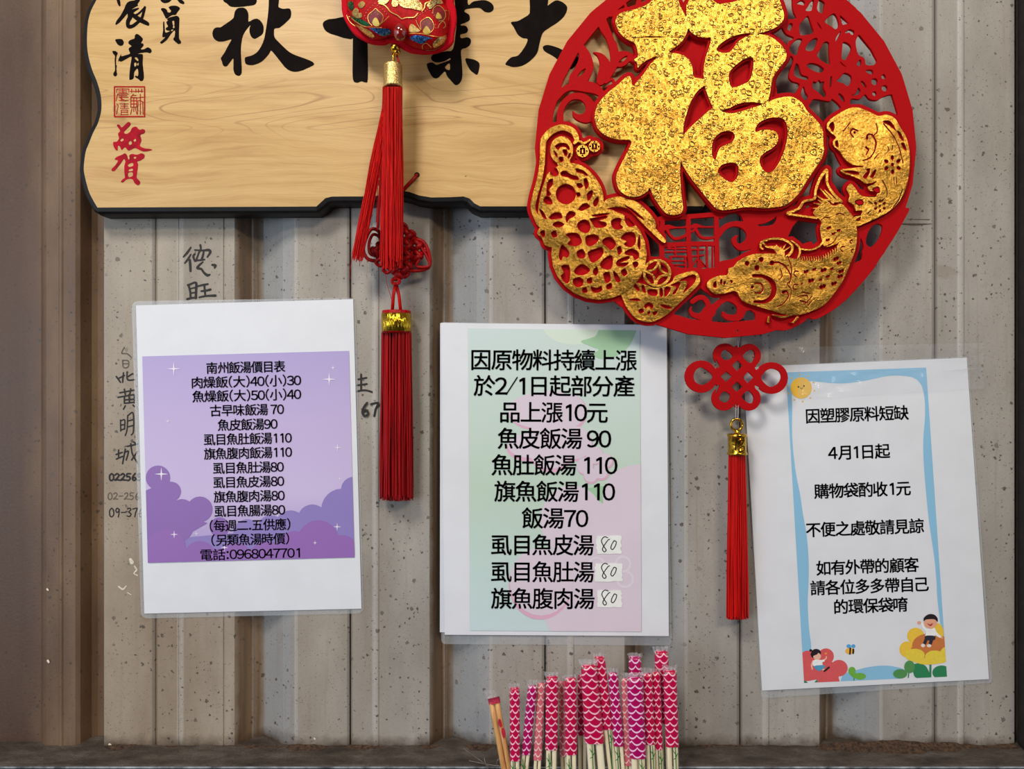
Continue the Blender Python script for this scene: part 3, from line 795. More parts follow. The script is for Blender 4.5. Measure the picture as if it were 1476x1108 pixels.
# ================================================================ notices
M_PAPER = plain('white_paper', (226, 229, 236), 0.5, 0.012, 0.02)
M_PAPER2 = plain('white_paper_rear', (216, 220, 230), 0.5, 0.012, 0.02)
M_INK = plain('black_ink', (20, 20, 26), 0.5, 0.05)
M_INK_PURPLE = plain('dark_violet_ink', (38, 22, 62), 0.5, 0.05)
def clear(name, rough=0.08, alpha=0.12, bump=0.0, tint=(225, 232, 240)):
    t = NT(name)
    t.col(tint)
    if bump: t.bump(t.noise(t.vec(0.05, 0.05, 0.05), 1, 4, 0.6, 1.5), bump, 6.0)
    return t.set(Roughness=rough, Alpha=alpha, Specular_IOR_Level=0.6, Coat_Weight=1.0, Coat_Roughness=0.06)
M_FILM = clear('clear_laminate', 0.12, 0.16)
M_TAPE = clear('clear_tape', 0.14, 0.10, 0.9)
def grad(name, stops, a, b, axis=1, wob=0.0, rough=0.45):
    t = NT(name)
    q = t.xyz()[axis]
    if wob: q = t.math('ADD', q, t.math('MULTIPLY', t.noise(t.vec(0.01, 0.01, 0.01), 1, 2), wob))
    f = t.step(q, a, b)
    t.col(t.ramp(f, stops))
    return t.set(Roughness=rough)
def roundrect(pts, r):
    c = Cut(min(p[0] for p in pts) - 4, min(p[1] for p in pts) - 4, max(p[0] for p in pts) + 4, max(p[1] for p in pts) + 4, 2.0)
    c.f[:] = -60; c.poly(pts, '+', smooth=False); c.f -= r
    # shrink then regrow for round corners
    X, Y = np.meshgrid(c.xs, c.ys)
    cx = sum(p[0] for p in pts) / 4; cy = sum(p[1] for p in pts) / 4
    inner = [(p[0] + r * (1 if p[0] < cx else -1), p[1] + r * (1 if p[1] < cy else -1)) for p in pts]
    c.f[:] = -60; c.poly(inner, '+', smooth=False); c.f += r
    return c
def inside(c, corners):
    k = c.copy(); k.f[:] = -60; T = k.T; k.T = (0, 0, 1.0); k.poly(corners, '+', smooth=False); k.T = T
    c.clip(k); return c

# ---------------- left: laminated price list on a violet print
n1 = thing('price_notice', 'laminated white notice with violet cloud print and fourteen lines of prices, at the left', 'notice', P(358, 660, 3))
slab('laminate_film', roundrect([(190, 434), (512, 429), (524, 884), (203, 891)], 9), 1.7, 0.5, M_FILM, n1)
quad_slab('paper_sheet', [(196, 440), (509, 431), (521, 877), (208, 884)], 2.4, 0.5, M_PAPER, n1)
A1 = [(205, 513.5), (503, 505.5), (511, 803), (213, 811)]
quad_slab('printed_panel', A1, 3.15, 0.1, grad('violet_print', [(0, (178, 165, 216)), (0.35, (196, 178, 222)), (0.7, (204, 188, 228)), (1, (170, 150, 208))], 505, 800), n1)
def cloud(name, discs, mat, d, parent, corners, base=None, T=(0, 0, 1.0), res=1.0):
    c = Cut(min(p[0] for p in corners) - 3, min(p[1] for p in corners) - 3, max(p[0] for p in corners) + 3, max(p[1] for p in corners) + 3, res, T)
    for q in discs:
        if len(q) == 3: c.disc(*q)
        else: c.disc(q[0], q[1], q[2], ry=q[3])
    if base: c.poly(base, smooth=False)
    inside(c, corners)
    return slab(name, c, d, 0, mat, parent)
T6 = (140, 620, 3.514)
cloud('printed_cloud', [(1300, 300, 65), (1240, 400, 105), (1090, 450, 75), (980, 480, 75), (880, 500, 70), (760, 520, 70), (1300, 480, 120)], plain('print_periwinkle', (142, 126, 194), 0.45, 0.012, 0.01), 3.35, n1, A1, [(250, 560), (700, 520), (1320, 480), (1320, 700), (250, 700)], T6)
cloud('printed_cloud', [(308, 240, 62), (375, 310, 50), (430, 410, 62), (520, 400, 65), (300, 400, 110), (400, 480, 90), (620, 490, 50)], plain('print_violet', (140, 104, 178), 0.45, 0.012, 0.01), 3.5, n1, A1, [(230, 400), (420, 420), (560, 470), (400, 560), (240, 560)], T6)
cloud('printed_cloud', [(1120, 560, 105), (1000, 600, 90), (1240, 610, 80), (520, 640, 80), (350, 600, 100), (700, 660, 90), (860, 650, 90)], plain('print_plum', (148, 104, 182), 0.45, 0.012, 0.01), 3.65, n1, A1, [(230, 600), (1320, 600), (1320, 700), (230, 700)], T6)
M_STAR = plain('print_white', (238, 232, 246), 0.45, 0.012, 0.01)
for x, y, r in ((250.5, 531.5, 9), (474.5, 546.5, 9), (480, 530, 3), (232.5, 683, 9), (486.5, 645, 5), (486, 759, 5), (489.5, 690, 2.5), (242, 607, 2.5), (251, 770, 5), (283, 769, 3), (323.5, 789, 5), (454, 782, 2.5), (400, 742, 3)):
    star = Cut(x - 11, y - 11, x + 11, y + 11, 0.5)
    for dx, dy in ((1, 0), (-1, 0), (0, 1), (0, -1)):
        star.stroke([(x, y, r * 0.2 + 0.5), (x + dx * r, y + dy * r, 0.4)], smooth=False)
    slab('printed_star', star, 3.8, 0, M_STAR, n1)
L1 = [('南州飯湯價目表', 297.4, 411, 529.5), ('肉燥飯(大)40(小)30', 276.3, 434, 550), ('魚燥飯(大)50(小)40', 277, 434, 570), ('古早味飯湯 70', 302.6, 409.3, 591), ('魚皮飯湯90', 313.6, 400, 612),
      ('虱目魚肚飯湯110', 293.7, 420.5, 632.5), ('旗魚腹肉飯湯110', 294, 420.8, 653), ('虱目魚肚湯80', 307, 409, 674), ('虱目魚皮湯80', 307.3, 409.5, 694.6), ('旗魚腹肉湯80', 308, 410.3, 715.3),
      ('虱目魚腸湯80', 309, 411, 736), ('(每週二.五供應)', 302, 418.5, 757), ('(另類魚湯時價)', 304.5, 416.8, 777.6), ('電話:0968047701', 288.8, 432.3, 798.4)]
for s_, a, b, y in L1:
    lettering('printed_line', s_, a, b, y, 16.9, -0.024, 3.95, M_INK_PURPLE, n1, bold=0.35)

# ---------------- middle: green and pink print
n2 = thing('price_rise_notice', 'white paper notice with pale green and pink fruit print and black writing, in the middle', 'notice', P(800, 690, 4))
quad_slab('rear_sheet', [(634.5, 465.5), (950, 468), (950, 914), (634, 911)], 2.6, 0.5, M_PAPER2, n2)
quad_slab('paper_sheet', [(636, 465), (961, 470), (964, 916.5), (641, 914.5)], 3.6, 0.6, M_PAPER, n2)
slab('laminate_film', roundrect([(634, 464), (962, 469), (968, 930), (636, 928)], 6), 1.8, 0.5, M_FILM, n2)
A2 = [(674.5, 473), (922.5, 476), (924.5, 910), (677.5, 908.5)]
tg = NT('green_print')
x_, y_, _ = tg.xyz()
nz = tg.noise(tg.vec(0.006, 0.006, 0.01), 1, 2)
vert = tg.ramp(tg.step(tg.math('ADD', y_, tg.math('MULTIPLY', nz, 120)), 500, 990), [(0, (208, 224, 226)), (0.3, (202, 221, 212)), (0.55, (194, 216, 200)), (0.8, (200, 222, 220)), (1, (204, 224, 228))])
tg.col(vert); M_GREENP = tg.set(Roughness=0.45)
quad_slab('printed_panel', A2, 4.45, 0.1, M_GREENP, n2)
M_PINK1 = plain('print_pale_pink', (222, 208, 222), 0.45, 0.012, 0.01); M_PINK2 = plain('print_pink', (226, 178, 204), 0.45, 0.012, 0.01); M_LEAF = plain('print_leaf_green', (164, 205, 168), 0.45, 0.012, 0.01)
M_PALEG = plain('print_cream_green', (216, 232, 218), 0.45, 0.012, 0.01)
T7 = (600, 440, 3.69); T8 = (600, 680, 3.69)
c = Cut(670, 470, 930, 915, 1, T7); c.disc(840, 100, 170, ry=110); inside(c, A2); slab('printed_blob', c, 4.58, 0, M_PALEG, n2)
c = Cut(670, 470, 930, 915, 1, T7); c.poly([(875, 190), (950, 165), (975, 120), (1000, 100), (1160, 100), (1155, 170), (1120, 230), (1050, 275), (980, 285), (940, 260), (970, 235), (920, 215)]); inside(c, A2); slab('printed_leaf', c, 4.7, 0, M_LEAF, n2)
c = Cut(670, 470, 930, 915, 1, T8); c.poly([(880, 90), (1100, 60), (1060, 110), (1020, 150), (1000, 185), (970, 140), (920, 110)], smooth=False); inside(c, A2); slab('printed_leaf', c, 4.7, 0, M_LEAF, n2)
def blobs(discs, mat, d, T, name='printed_fruit', cut=None):
    c = Cut(670, 470, 930, 915, 1, T)
    for q in discs:
        if len(q) == 3: c.disc(*q)
        else: c.disc(q[0], q[1], q[2], ry=q[3])
    for q in (cut or []): c.disc(q[0], q[1], q[2], '-')
    inside(c, A2); return slab(name, c, d, 0, mat, n2)
blobs([(640, 570, 150, 95), (820, 570, 90, 95), (720, 560, 130, 100), (600, 760, 120, 70), (720, 750, 130, 140), (850, 740, 90, 90)], M_PINK2, 4.62, T7)
blobs([(640, 560, 150, 92), (815, 560, 85, 90), (720, 550, 130, 98), (605, 745, 118, 66), (715, 735, 128, 135), (845, 730, 88, 88)], M_PINK1, 4.78, T7)
blobs([(900, 860, 45), (930, 910, 40), (985, 890, 42), (1010, 830, 40), (950, 800, 48)], M_PINK2, 4.86, T7, 'printed_flower')
blobs([(896, 852, 43), (928, 902, 37), (980, 882, 39), (1004, 824, 38), (948, 796, 46)], M_PINK1, 4.98, T7, 'printed_flower')
blobs([(830, 260, 170, 190), (1180, 130, 190, 170), (1060, 420, 330, 260), (1000, 720, 330, 260)], M_PINK1, 4.82, T8)
blobs([(660, 600, 168, 186)], M_PINK2, 4.95, T8)
blobs([(664, 582, 168, 182)], M_PINK1, 5.05, T8)
blobs([(1100, 490, 45), (1110, 570, 48), (960, 500, 50)], plain('print_white_pink', (230, 220, 232), 0.45, 0.012, 0.01), 5.0, T8, 'printed_flower', [(1100, 490, 33), (1110, 570, 36), (960, 500, 38)])
L2 = [('因原物料持續上漲', 679.4, 917.9, 519.6), ('於2/1日起部分產', 682.7, 914.9, 557), ('品上漲10元', 721, 876, 595), ('魚皮飯湯 90', 717.3, 881, 632.7), ('魚肚飯湯 110', 708.4, 890, 671),
      ('旗魚飯湯110', 712.5, 886.7, 709), ('飯湯70', 752, 848, 747.5), ('虱目魚皮湯', 707.9, 856, 786), ('虱目魚肚湯', 707.9, 856.4, 824.8), ('旗魚腹肉湯', 707.9, 857, 863.3)]
for s_, a, b, y in L2:
    lettering('printed_line', s_, a, b, y, 30.4, 0.004, 5.25, M_INK, n2, bold=0.65)
M_PATCH = plain('correction_tape', (240, 242, 240), 0.6, 0.02, 0.05, 0.2)
for k, (x0, y0, x1, y1, tilt) in enumerate(((860.5, 772, 895.5, 797.5, 0.6), (858, 812, 897.5, 837.5, 0.4), (860.5, 850.5, 896, 875.5, -0.5))):
    rr = random.Random(k + 20); pts = []
    for i in range(7): pts.append((x0 + (x1 - x0) * i / 6, y0 + rr.uniform(-0.6, 0.6) - tilt * i / 6))
    for i in range(1, 9): pts.append((x1 + rr.uniform(-1.6, 1.2), y0 + (y1 - y0) * i / 9 + tilt))
    for i in range(7): pts.append((x1 - (x1 - x0) * i / 6, y1 + rr.uniform(-0.6, 0.6) + tilt))
    for i in range(1, 9): pts.append((x0 + rr.uniform(-1.6, 1.4), y1 - (y1 - y0) * i / 9))
    o = slab('correction_patch', [pts], 5.5, 0.35, M_PATCH, n2)
    oy = (0, 141, 283)[k] / 3.69; dxp = (0, 0, 2)[k] / 3.69
    c = Cut(855, 765, 900, 882, 0.5, (600 + dxp, 680 + oy, 3.69))
    c.stroke([(1018, 350), (1000, 345), (985, 365), (995, 392), (1010, 415), (1000, 425), (990, 410), (1003, 385), (1020, 362), (1028, 358)], 5)
    c.stroke([(1052, 365), (1040, 385), (1035, 405), (1045, 412), (1058, 395), (1064, 372), (1052, 365)], 5)
    slab('handwritten_price', c, 5.7, 0, M_INK, o)

# ---------------- right: blue bordered notice
n3 = thing('bag_notice', 'tilted white paper notice with light blue border, small sun and cartoon flowers, at the right', 'notice', P(1250, 760, 4))
Q3 = [(1071.5, 529), (1393.5, 515.5), (1425.5, 978.5), (1098.5, 995)]
quad_slab('paper_sheet', Q3, 3.4, 0.6, M_PAPER, n3)
slab('laminate_film', roundrect([(1071, 528), (1396, 514), (1430, 984), (1097, 1006)], 5), 2.6, 0.5, M_FILM, n3)
A3 = [(1133, 536.5), (1335, 529.5), (1365, 975), (1159, 984)]
M_BLUE = plain('print_sky_blue', (142, 196, 230), 0.45, 0.012, 0.01)
c = Cut(1125, 520, 1372, 992, 1.0); c.poly(A3, smooth=False)
T4 = (1060, 490, 3.884); T5 = (1060, 740, 3.884)
def t4(l): return [(1060 + a / 3.884, 490 + b / 3.884) for a, b in l]
def t5(l): return [(1060 + a / 3.884, 740 + b / 3.884) for a, b in l]
inner = t4([(318, 380), (318, 290), (345, 245), (420, 230), (520, 240), (620, 242), (740, 225), (860, 200), (940, 200), (1000, 212), (1040, 250), (1058, 320), (1062, 420), (1052, 560), (1055, 700), (1068, 860), (1082, 1000)])
inner += t5([(1095, 120), (1115, 260), (1126, 380), (1130, 470), (1145, 600), (1160, 720), (1190, 930), (1180, 945)]) + t5([(935, 945), (950, 880), (900, 858), (830, 850), (750, 858), (680, 875), (600, 905), (560, 1000), (385, 1010), (388, 950), (410, 800), (425, 750), (412, 640), (405, 500), (410, 380), (410, 260), (400, 130), (378, 0)])
inner += t4([(362, 860), (335, 720), (318, 540)])
c.poly(inner, '-', sub=3)
slab('printed_border', c, 3.55, 0, M_BLUE, n3)
M_SUN = plain('print_sun_yellow', (238, 190, 66), 0.45, 0.012, 0.01)
c = Cut(1135, 535, 1175, 582, 0.5, T4); c.disc(368, 268, 60)
for k in range(10):
    a = k * math.pi / 5 + 0.2; c.disc(368 + 76 * math.cos(a), 268 + 76 * math.sin(a), 5)
slab('printed_sun', c, 3.75, 0, M_SUN, n3)
c = Cut(1145, 550, 1165, 565, 0.25, T4); c.disc(353, 262, 5); c.disc(384, 257, 5); c.stroke([(364, 268), (371, 273), (378, 267)], 3)
slab('printed_sun_face', c, 3.9, 0, M_INK, n3)
L3 = [('因塑膠原料短缺', 1161.7, 1310, 597.6), ('4月1日起', 1193.6, 1283, 651.7), ('購物袋酌收1元', 1173.3, 1312.8, 706.3), ('不便之處敬請見諒', 1161.7, 1331.9, 761.2), ('如有外帶的顧客', 1176.6, 1324.7, 816.7),
      ('請各位多多帶自己', 1168, 1338.8, 845), ('的環保袋唷', 1202.4, 1308.5, 873.2)]
for s_, a, b, y in L3:
    lettering('printed_line', s_, a, b, y, 21.4, -0.037, 3.75, M_INK, n3, bold=0.7)
def pr(name, T, shapes, col, d, res=0.5):
    """small printed figure: shapes are ('p', pts) outlines, ('s', pts, w) lines, ('d', x, y, r[, ry]) discs"""
    c = Cut(1150, 865, 1370, 990, res, T)
    for q in shapes:
        if q[0] == 'p': c.poly(q[1])
        elif q[0] == 's': c.stroke(q[1], q[2])
        elif q[0] == '-': c.disc(q[1], q[2], q[3], '-')
        elif len(q) == 4: c.disc(q[1], q[2], q[3])
        else: c.disc(q[1], q[2], q[3], ry=q[4])
    inside(c, A3)
    return slab(name, c, d, 0, plain('print_ink', col, 0.45, 0.02), n3)
G1 = (1150, 870, 8.523); G2 = (1260, 860, 8.525)
pr('printed_flower', G1, [('d', 345, 645, 98), ('d', 505, 790, 108, 102), ('d', 120, 670, 95), ('p', [(60, 640), (250, 600), (400, 700), (520, 800), (500, 900), (500, 985), (250, 985), (240, 930), (60, 930)])], (222, 92, 96), 3.75)
pr('printed_girl_hair', G1, [('d', 225, 605, 60, 52), ('d', 158, 572, 18, 16), ('p', [(165, 600), (170, 655), (215, 660), (285, 600)])], (38, 26, 36), 3.9)
pr('printed_girl_skin', G1, [('d', 237, 645, 48, 44), ('s', [(190, 700), (170, 750), (178, 800)], 20), ('s', [(290, 790), (330, 820)], 26), ('s', [(300, 700), (345, 675), (350, 650)], 16)], (240, 190, 165), 4.0)
pr('printed_girl_hair', G1, [('p', [(165, 600), (200, 560), (250, 560), (288, 600), (250, 600), (240, 620), (190, 640), (175, 655)])], (38, 26, 36), 4.1)
pr('printed_girl_blouse', G1, [('p', [(200, 690), (240, 685), (290, 690), (320, 685), (330, 705), (300, 720), (300, 760), (200, 765), (180, 730)])], (246, 246, 248), 4.15)
pr('printed_girl_skirt', G1, [('p', [(200, 765), (300, 752), (340, 770), (300, 805), (260, 825), (225, 805)])], (84, 158, 196), 4.2)
pr('printed_shoe', G1, [('s', [(325, 825), (355, 805)], 22), ('s', [(360, 798), (382, 780)], 22)], (50, 30, 34), 4.25)
pr('printed_spark', G1, [('d', 345, 610, 17, 13)], (244, 150, 70), 3.9)
pr('printed_bee_wing', G1, [('d', 625, 520, 28, 24), ('d', 682, 520, 26, 24)], (84, 168, 224), 3.75)
pr('printed_bee_body', G1, [('d', 640, 580, 58, 38)], (242, 184, 70), 3.85)
pr('printed_bee_stripe', G1, [('s', [(645, 545), (640, 615)], 20), ('s', [(682, 560), (680, 605)], 22)], (40, 24, 20), 3.95)
pr('printed_leaf', G1, [('d', 665, 825, 45, 52), ('d', 765, 890, 72, 42), ('p', [(640, 860), (720, 850), (740, 900), (690, 910)])], (112, 178, 70), 3.8)
pr('printed_stem', G1, [('s', [(692, 900), (690, 940)], 14)], (80, 150, 90), 3.75)
pr('printed_leaf', G1, [('p', [(80, 935), (120, 965), (140, 985), (80, 985)]), ('p', [(240, 930), (205, 965), (240, 975)])], (50, 130, 90), 3.7)
pr('printed_petal', G2, [('d', 510, 480, 105, 102), ('d', 400, 645, 90, 98), ('d', 770, 440, 85, 120)], (242, 200, 68), 3.75)
pr('printed_flower_heart', G2, [('d', 670, 600, 205, 150), ('p', [(470, 620), (880, 480), (880, 700), (620, 750), (500, 650)])], (206, 122, 66), 3.85)
pr('printed_petal', G2, [('d', 500, 715, 122, 78), ('d', 745, 740, 122, 82), ('d', 900, 700, 90, 90), ('p', [(400, 650), (450, 770), (600, 830), (800, 820), (890, 790), (880, 730), (640, 760)])], (236, 210, 72), 3.95)
pr('printed_leaf', G2, [('p', [(470, 850), (510, 820), (580, 820), (650, 870), (680, 990), (520, 995), (480, 930)]), ('d', 830, 930, 115, 88)], (46, 134, 88), 3.75)
pr('printed_stem', G2, [('s', [(692, 820), (690, 990)], 26), ('s', [(425, 930), (420, 990)], 14)], (46, 134, 88), 3.8)
pr('printed_leaf', G2, [('d', 435, 860, 66, 78), ('d', 320, 945, 88, 58)], (84, 148, 86), 3.9)
pr('printed_boy_skin', G2, [('d', 692, 325, 82, 62), ('d', 552, 318, 24, 22), ('s', [(820, 495), (840, 505)], 18)], (236, 170, 140), 4.0)
pr('printed_boy_hair', G2, [('p', [(612, 300), (610, 260), (650, 222), (700, 210), (750, 225), (780, 265), (778, 308), (740, 275), (640, 278)])], (36, 26, 34), 4.1)
pr('printed_mouth', G2, [('p', [(650, 325), (690, 338), (722, 318), (710, 350), (685, 358)])], (176, 50, 50), 4.1)
pr('printed_boy_shirt', G2, [('p', [(640, 385), (700, 395), (745, 380), (765, 430), (825, 490), (800, 500), (750, 470), (740, 485), (632, 482), (640, 430), (600, 390), (580, 330), (600, 320), (620, 360)])], (246, 246, 248), 4.05)
pr('printed_boy_trousers', G2, [('s', [(650, 495), (620, 570)], 40), ('s', [(715, 495), (690, 575)], 40), ('p', [(630, 480), (745, 480), (740, 530), (640, 530)])], (46, 44, 56), 4.15)
pr('printed_shoe', G2, [('d', 600, 597, 26, 22), ('d', 675, 600, 28, 20)], (240, 228, 222), 4.2)
# crumpled clear tape over its top edge
tp = thing('clear_tape', 'crinkled shiny clear tape across the top edge of the blue-bordered notice', 'tape', P(1290, 560, 5))
v, f = [], []
nx, ny = 44, 10; rr = random.Random(5)
ctl = [[rr.uniform(0, 1) for _ in range(nx + 1)] for _ in range(ny + 1)]
for j in range(ny + 1):
    for i in range(nx + 1):
        u, w_ = i / nx, j / ny
        x = 1150 + 268 * u; y = 500 + 76 * w_ - 6 * u
        if w_ > 0.5: y -= 10 * u
        crease = 2.2 * abs(math.sin(u * 9 + w_ * 5 + 1.2 * math.sin(w_ * 7 + u * 4))) ** 4
        v.append(P(x, y, 5.0 + crease + 0.8 * ctl[j][i]))
for j in range(ny):
    for i in range(nx):
        a = j * (nx + 1) + i; f.append((a, a + nx + 1, a + nx + 2, a + 1))
meshobj('tape_strip', v, f, M_TAPE, tp, smooth=False)
# ================================================================ red cut-out disc with gold figures
DD = 52.0      # front of the red layer
fu = thing('wall_ornament', 'large round red cut-out ornament with gold character and gold fish, hanging at upper right', 'ornament', P(1046, 212, 50))
t = NT('red_felt')
n = t.noise(t.vec(), 0.8, 3)
t.col(t.ramp(n, [(0.3, (168, 4, 12)), (0.7, (182, 5, 14))])); t.bump(n, 0.15, 0.6)
M_RED = t.set(Roughness=0.7, Specular_IOR_Level=0.12)
def gold_mat(name, fine, figure):
    t = NT(name)
    g = t.noise(t.vec(), 0.55, 3, 0.7)
    h = g
    grain = t.noise(t.vec(), 0.28, 3, 0.75)
    h = t.math('MULTIPLY', grain, 0.75)
    if figure:
        def rings(sc, rr_, thick, seedoff):
            vo = t.n('ShaderNodeTexVoronoi'); vo.inputs['Scale'].default_value = sc; vo.inputs['Randomness'].default_value = 0.85
            nz = t.n('ShaderNodeTexNoise'); nz.inputs['Scale'].default_value = 0.12; nz.inputs['Detail'].default_value = 1
            t.t.links.new(t.vec(), nz.inputs['Vector'])
            s2 = t.n('ShaderNodeVectorMath', operation='SCALE'); s2.inputs['Scale'].default_value = 5.0; t.t.links.new(nz.outputs['Color'], s2.inputs[0])
            v2 = t.n('ShaderNodeVectorMath', operation='ADD'); t.t.links.new(t.vec(), v2.inputs[0]); t.t.links.new(s2.outputs[0], v2.inputs[1])
            v3 = t.n('ShaderNodeVectorMath', operation='ADD'); t.t.links.new(v2.outputs[0], v3.inputs[0]); v3.inputs[1].default_value = (seedoff, seedoff * 0.7, 0)
            t.t.links.new(v3.outputs[0], vo.inputs['Vector'])
            sp = t.n('ShaderNodeSeparateColor'); t.t.links.new(vo.outputs['Color'], sp.inputs[0])
            dd = t.math('ABSOLUTE', t.math('SUBTRACT', vo.outputs['Distance'], t.math('MULTIPLY_ADD', sp.outputs[0], 0.12, rr_)))
            return t.math('MULTIPLY', t.math('SUBTRACT', 1, t.step(dd, 0.0, thick)), t.math('GREATER_THAN', sp.outputs[1], 0.35))
        r1 = rings(0.085, 0.24, 0.07, 0.0); r2 = rings(0.16, 0.22, 0.10, 37.0)
        h = t.math('SUBTRACT', h, t.math('MULTIPLY', t.math('MAXIMUM', r1, r2), 0.8))
    big = t.noise(t.vec(), 0.018, 2)
    h = t.math('ADD', t.math('MULTIPLY', big, 6.0), h)
    t.col(t.ramp(grain, [(0.35, (160, 112, 34)), (0.65, (226, 176, 84))]))
    t.bump(h, 0.6, 1.2)
    return t.set(Metallic=1.0, Roughness=0.3)
M_GOLD = gold_mat('embossed_gold_foil', 1.0, True)
M_GOLD2 = gold_mat('glitter_gold_foil', 1.0, False)

BOX = (755, -70, 1335, 500)
TA = (850, 0, 3.461); TB = (755, 170, 3.573); TC = (1010, 150, 3.356); TD = (1110, 0, 6.333); TE = (930, 290, 5.54); TF = (765, 0, 5.5375)
# ---- gold character
ch = Cut(840, -70, 1200, 325, 1.0, TA)
ch.poly([(130, 95), (150, 65), (220, 45), (285, 20), (330, -20), (380, -60), (430, -30), (455, 30), (480, 80), (493, 130), (480, 180), (450, 220), (400, 258), (430, 262), (470, 275), (500, 300), (515, 335), (518, 370), (528, 385), (560, 390), (580, 398), (576, 425), (540, 455), (505, 510), (485, 570), (472, 620), (468, 680), (475, 760), (455, 815), (455, 900), (462, 980), (468, 1040), (455, 1065), (420, 1075), (380, 1065), (350, 1030), (320, 985), (300, 940),
         (290, 955), (260, 975), (220, 985), (180, 975), (145, 945), (130, 890), (140, 850), (170, 790), (195, 740), (205, 703), (150, 698), (95, 685), (50, 655), (28, 610), (25, 560), (45, 510), (90, 460), (140, 420), (175, 387), (200, 377), (210, 395), (217, 425), (240, 400), (270, 365), (300, 320), (335, 283), (300, 295), (265, 315), (240, 340), (235, 312), (220, 300), (225, 290), (240, 280), (235, 245), (222, 215), (190, 200), (150, 165), (130, 120)])
ch.poly([(480, 40), (490, 10), (520, -40), (600, -60), (620, 0), (650, 15), (700, 10), (740, -5), (760, -50), (850, -60), (930, -30), (960, 30), (972, 75), (965, 105), (935, 135), (890, 155), (850, 165), (760, 167), (700, 172), (650, 178), (610, 188), (560, 188), (515, 170), (492, 135)])
ch.poly([(605, 195), (620, 170), (700, 165), (790, 160), (850, 168), (900, 178), (950, 215), (980, 255), (983, 290), (960, 325), (925, 370), (910, 410), (905, 450), (895, 490), (880, 525), (760, 540), (650, 560), (610, 525), (590, 480), (572, 420), (568, 340), (580, 280), (598, 225)])
ch.poly([(465, 680), (500, 635), (560, 580), (620, 535), (700, 545), (760, 540), (830, 530), (880, 510), (920, 492), (970, 480), (1015, 482), (1060, 510), (1090, 555), (1140, 605), (1165, 650), (1168, 720), (1172, 745), (1160, 790), (1120, 850), (1080, 910), (1045, 965), (1000, 1010), (960, 1030), (880, 1040), (780, 1035), (700, 1048), (640, 1045), (600, 1010), (560, 960), (520, 910), (485, 860), (458, 810), (450, 740)])
ch.polys([[(635, 245), (660, 215), (710, 185), (765, 170), (812, 166), (780, 180), (740, 205), (715, 240), (690, 260), (655, 258)],
          [(660, 553), (700, 540), (740, 520), (790, 511), (860, 517), (830, 528), (770, 548), (710, 562)],
          [(697, 370), (720, 335), (770, 297), (808, 287), (817, 305), (812, 350), (800, 395), (770, 415), (722, 433), (702, 420)],
          [(612, 745), (618, 700), (650, 665), (690, 655), (718, 665), (722, 690), (700, 712), (660, 728), (640, 752), (628, 793), (615, 780)],
          [(828, 655), (840, 620), (880, 595), (930, 587), (970, 598), (987, 640), (985, 690), (970, 750), (945, 810), (915, 850), (885, 857), (860, 835), (850, 795), (870, 765), (910, 742), (938, 712), (943, 680), (930, 655), (900, 645), (860, 645)],
          [(642, 850), (660, 825), (700, 813), (735, 820), (742, 850), (735, 885), (710, 905), (680, 895), (650, 870)]])
ch.stroke([(219, 186), (300, 184), (400, 185), (468, 182)], 3, '-')
# ---- gold gourd with coins
go = Cut(755, 175, 960, 445, 0.5, TB)
go.stroke([(80, 540, 30), (48, 470, 24), (55, 410, 26), (80, 320, 28), (95, 230, 28), (98, 150, 30), (105, 108, 32), (145, 66, 34), (200, 48, 32), (250, 66, 32), (272, 105, 26), (262, 128, 16)])
go.stroke([(80, 540, 30), (130, 585, 24), (180, 610, 24)])
go.disc(195, 165, 60, ry=72); go.disc(205, 225, 34)
go.poly([(180, 245), (230, 230), (300, 245), (360, 295), (400, 360), (412, 425), (395, 462), (330, 475), (280, 505), (230, 560), (200, 640), (150, 610), (110, 560), (75, 500), (85, 400), (110, 320), (125, 285)])
go.disc(388, 700, 246, ry=236)
go.poly([(400, 470), (425, 420), (500, 404), (580, 430), (640, 480), (675, 525), (680, 560), (660, 566), (610, 520), (540, 470), (470, 458)])
go.stroke([(560, 470, 20), (620, 530, 30), (670, 580, 30), (722, 632, 24)])
go.poly([(70, 595), (85, 565), (125, 560), (200, 590), (210, 650), (150, 665), (110, 655), (95, 620)])
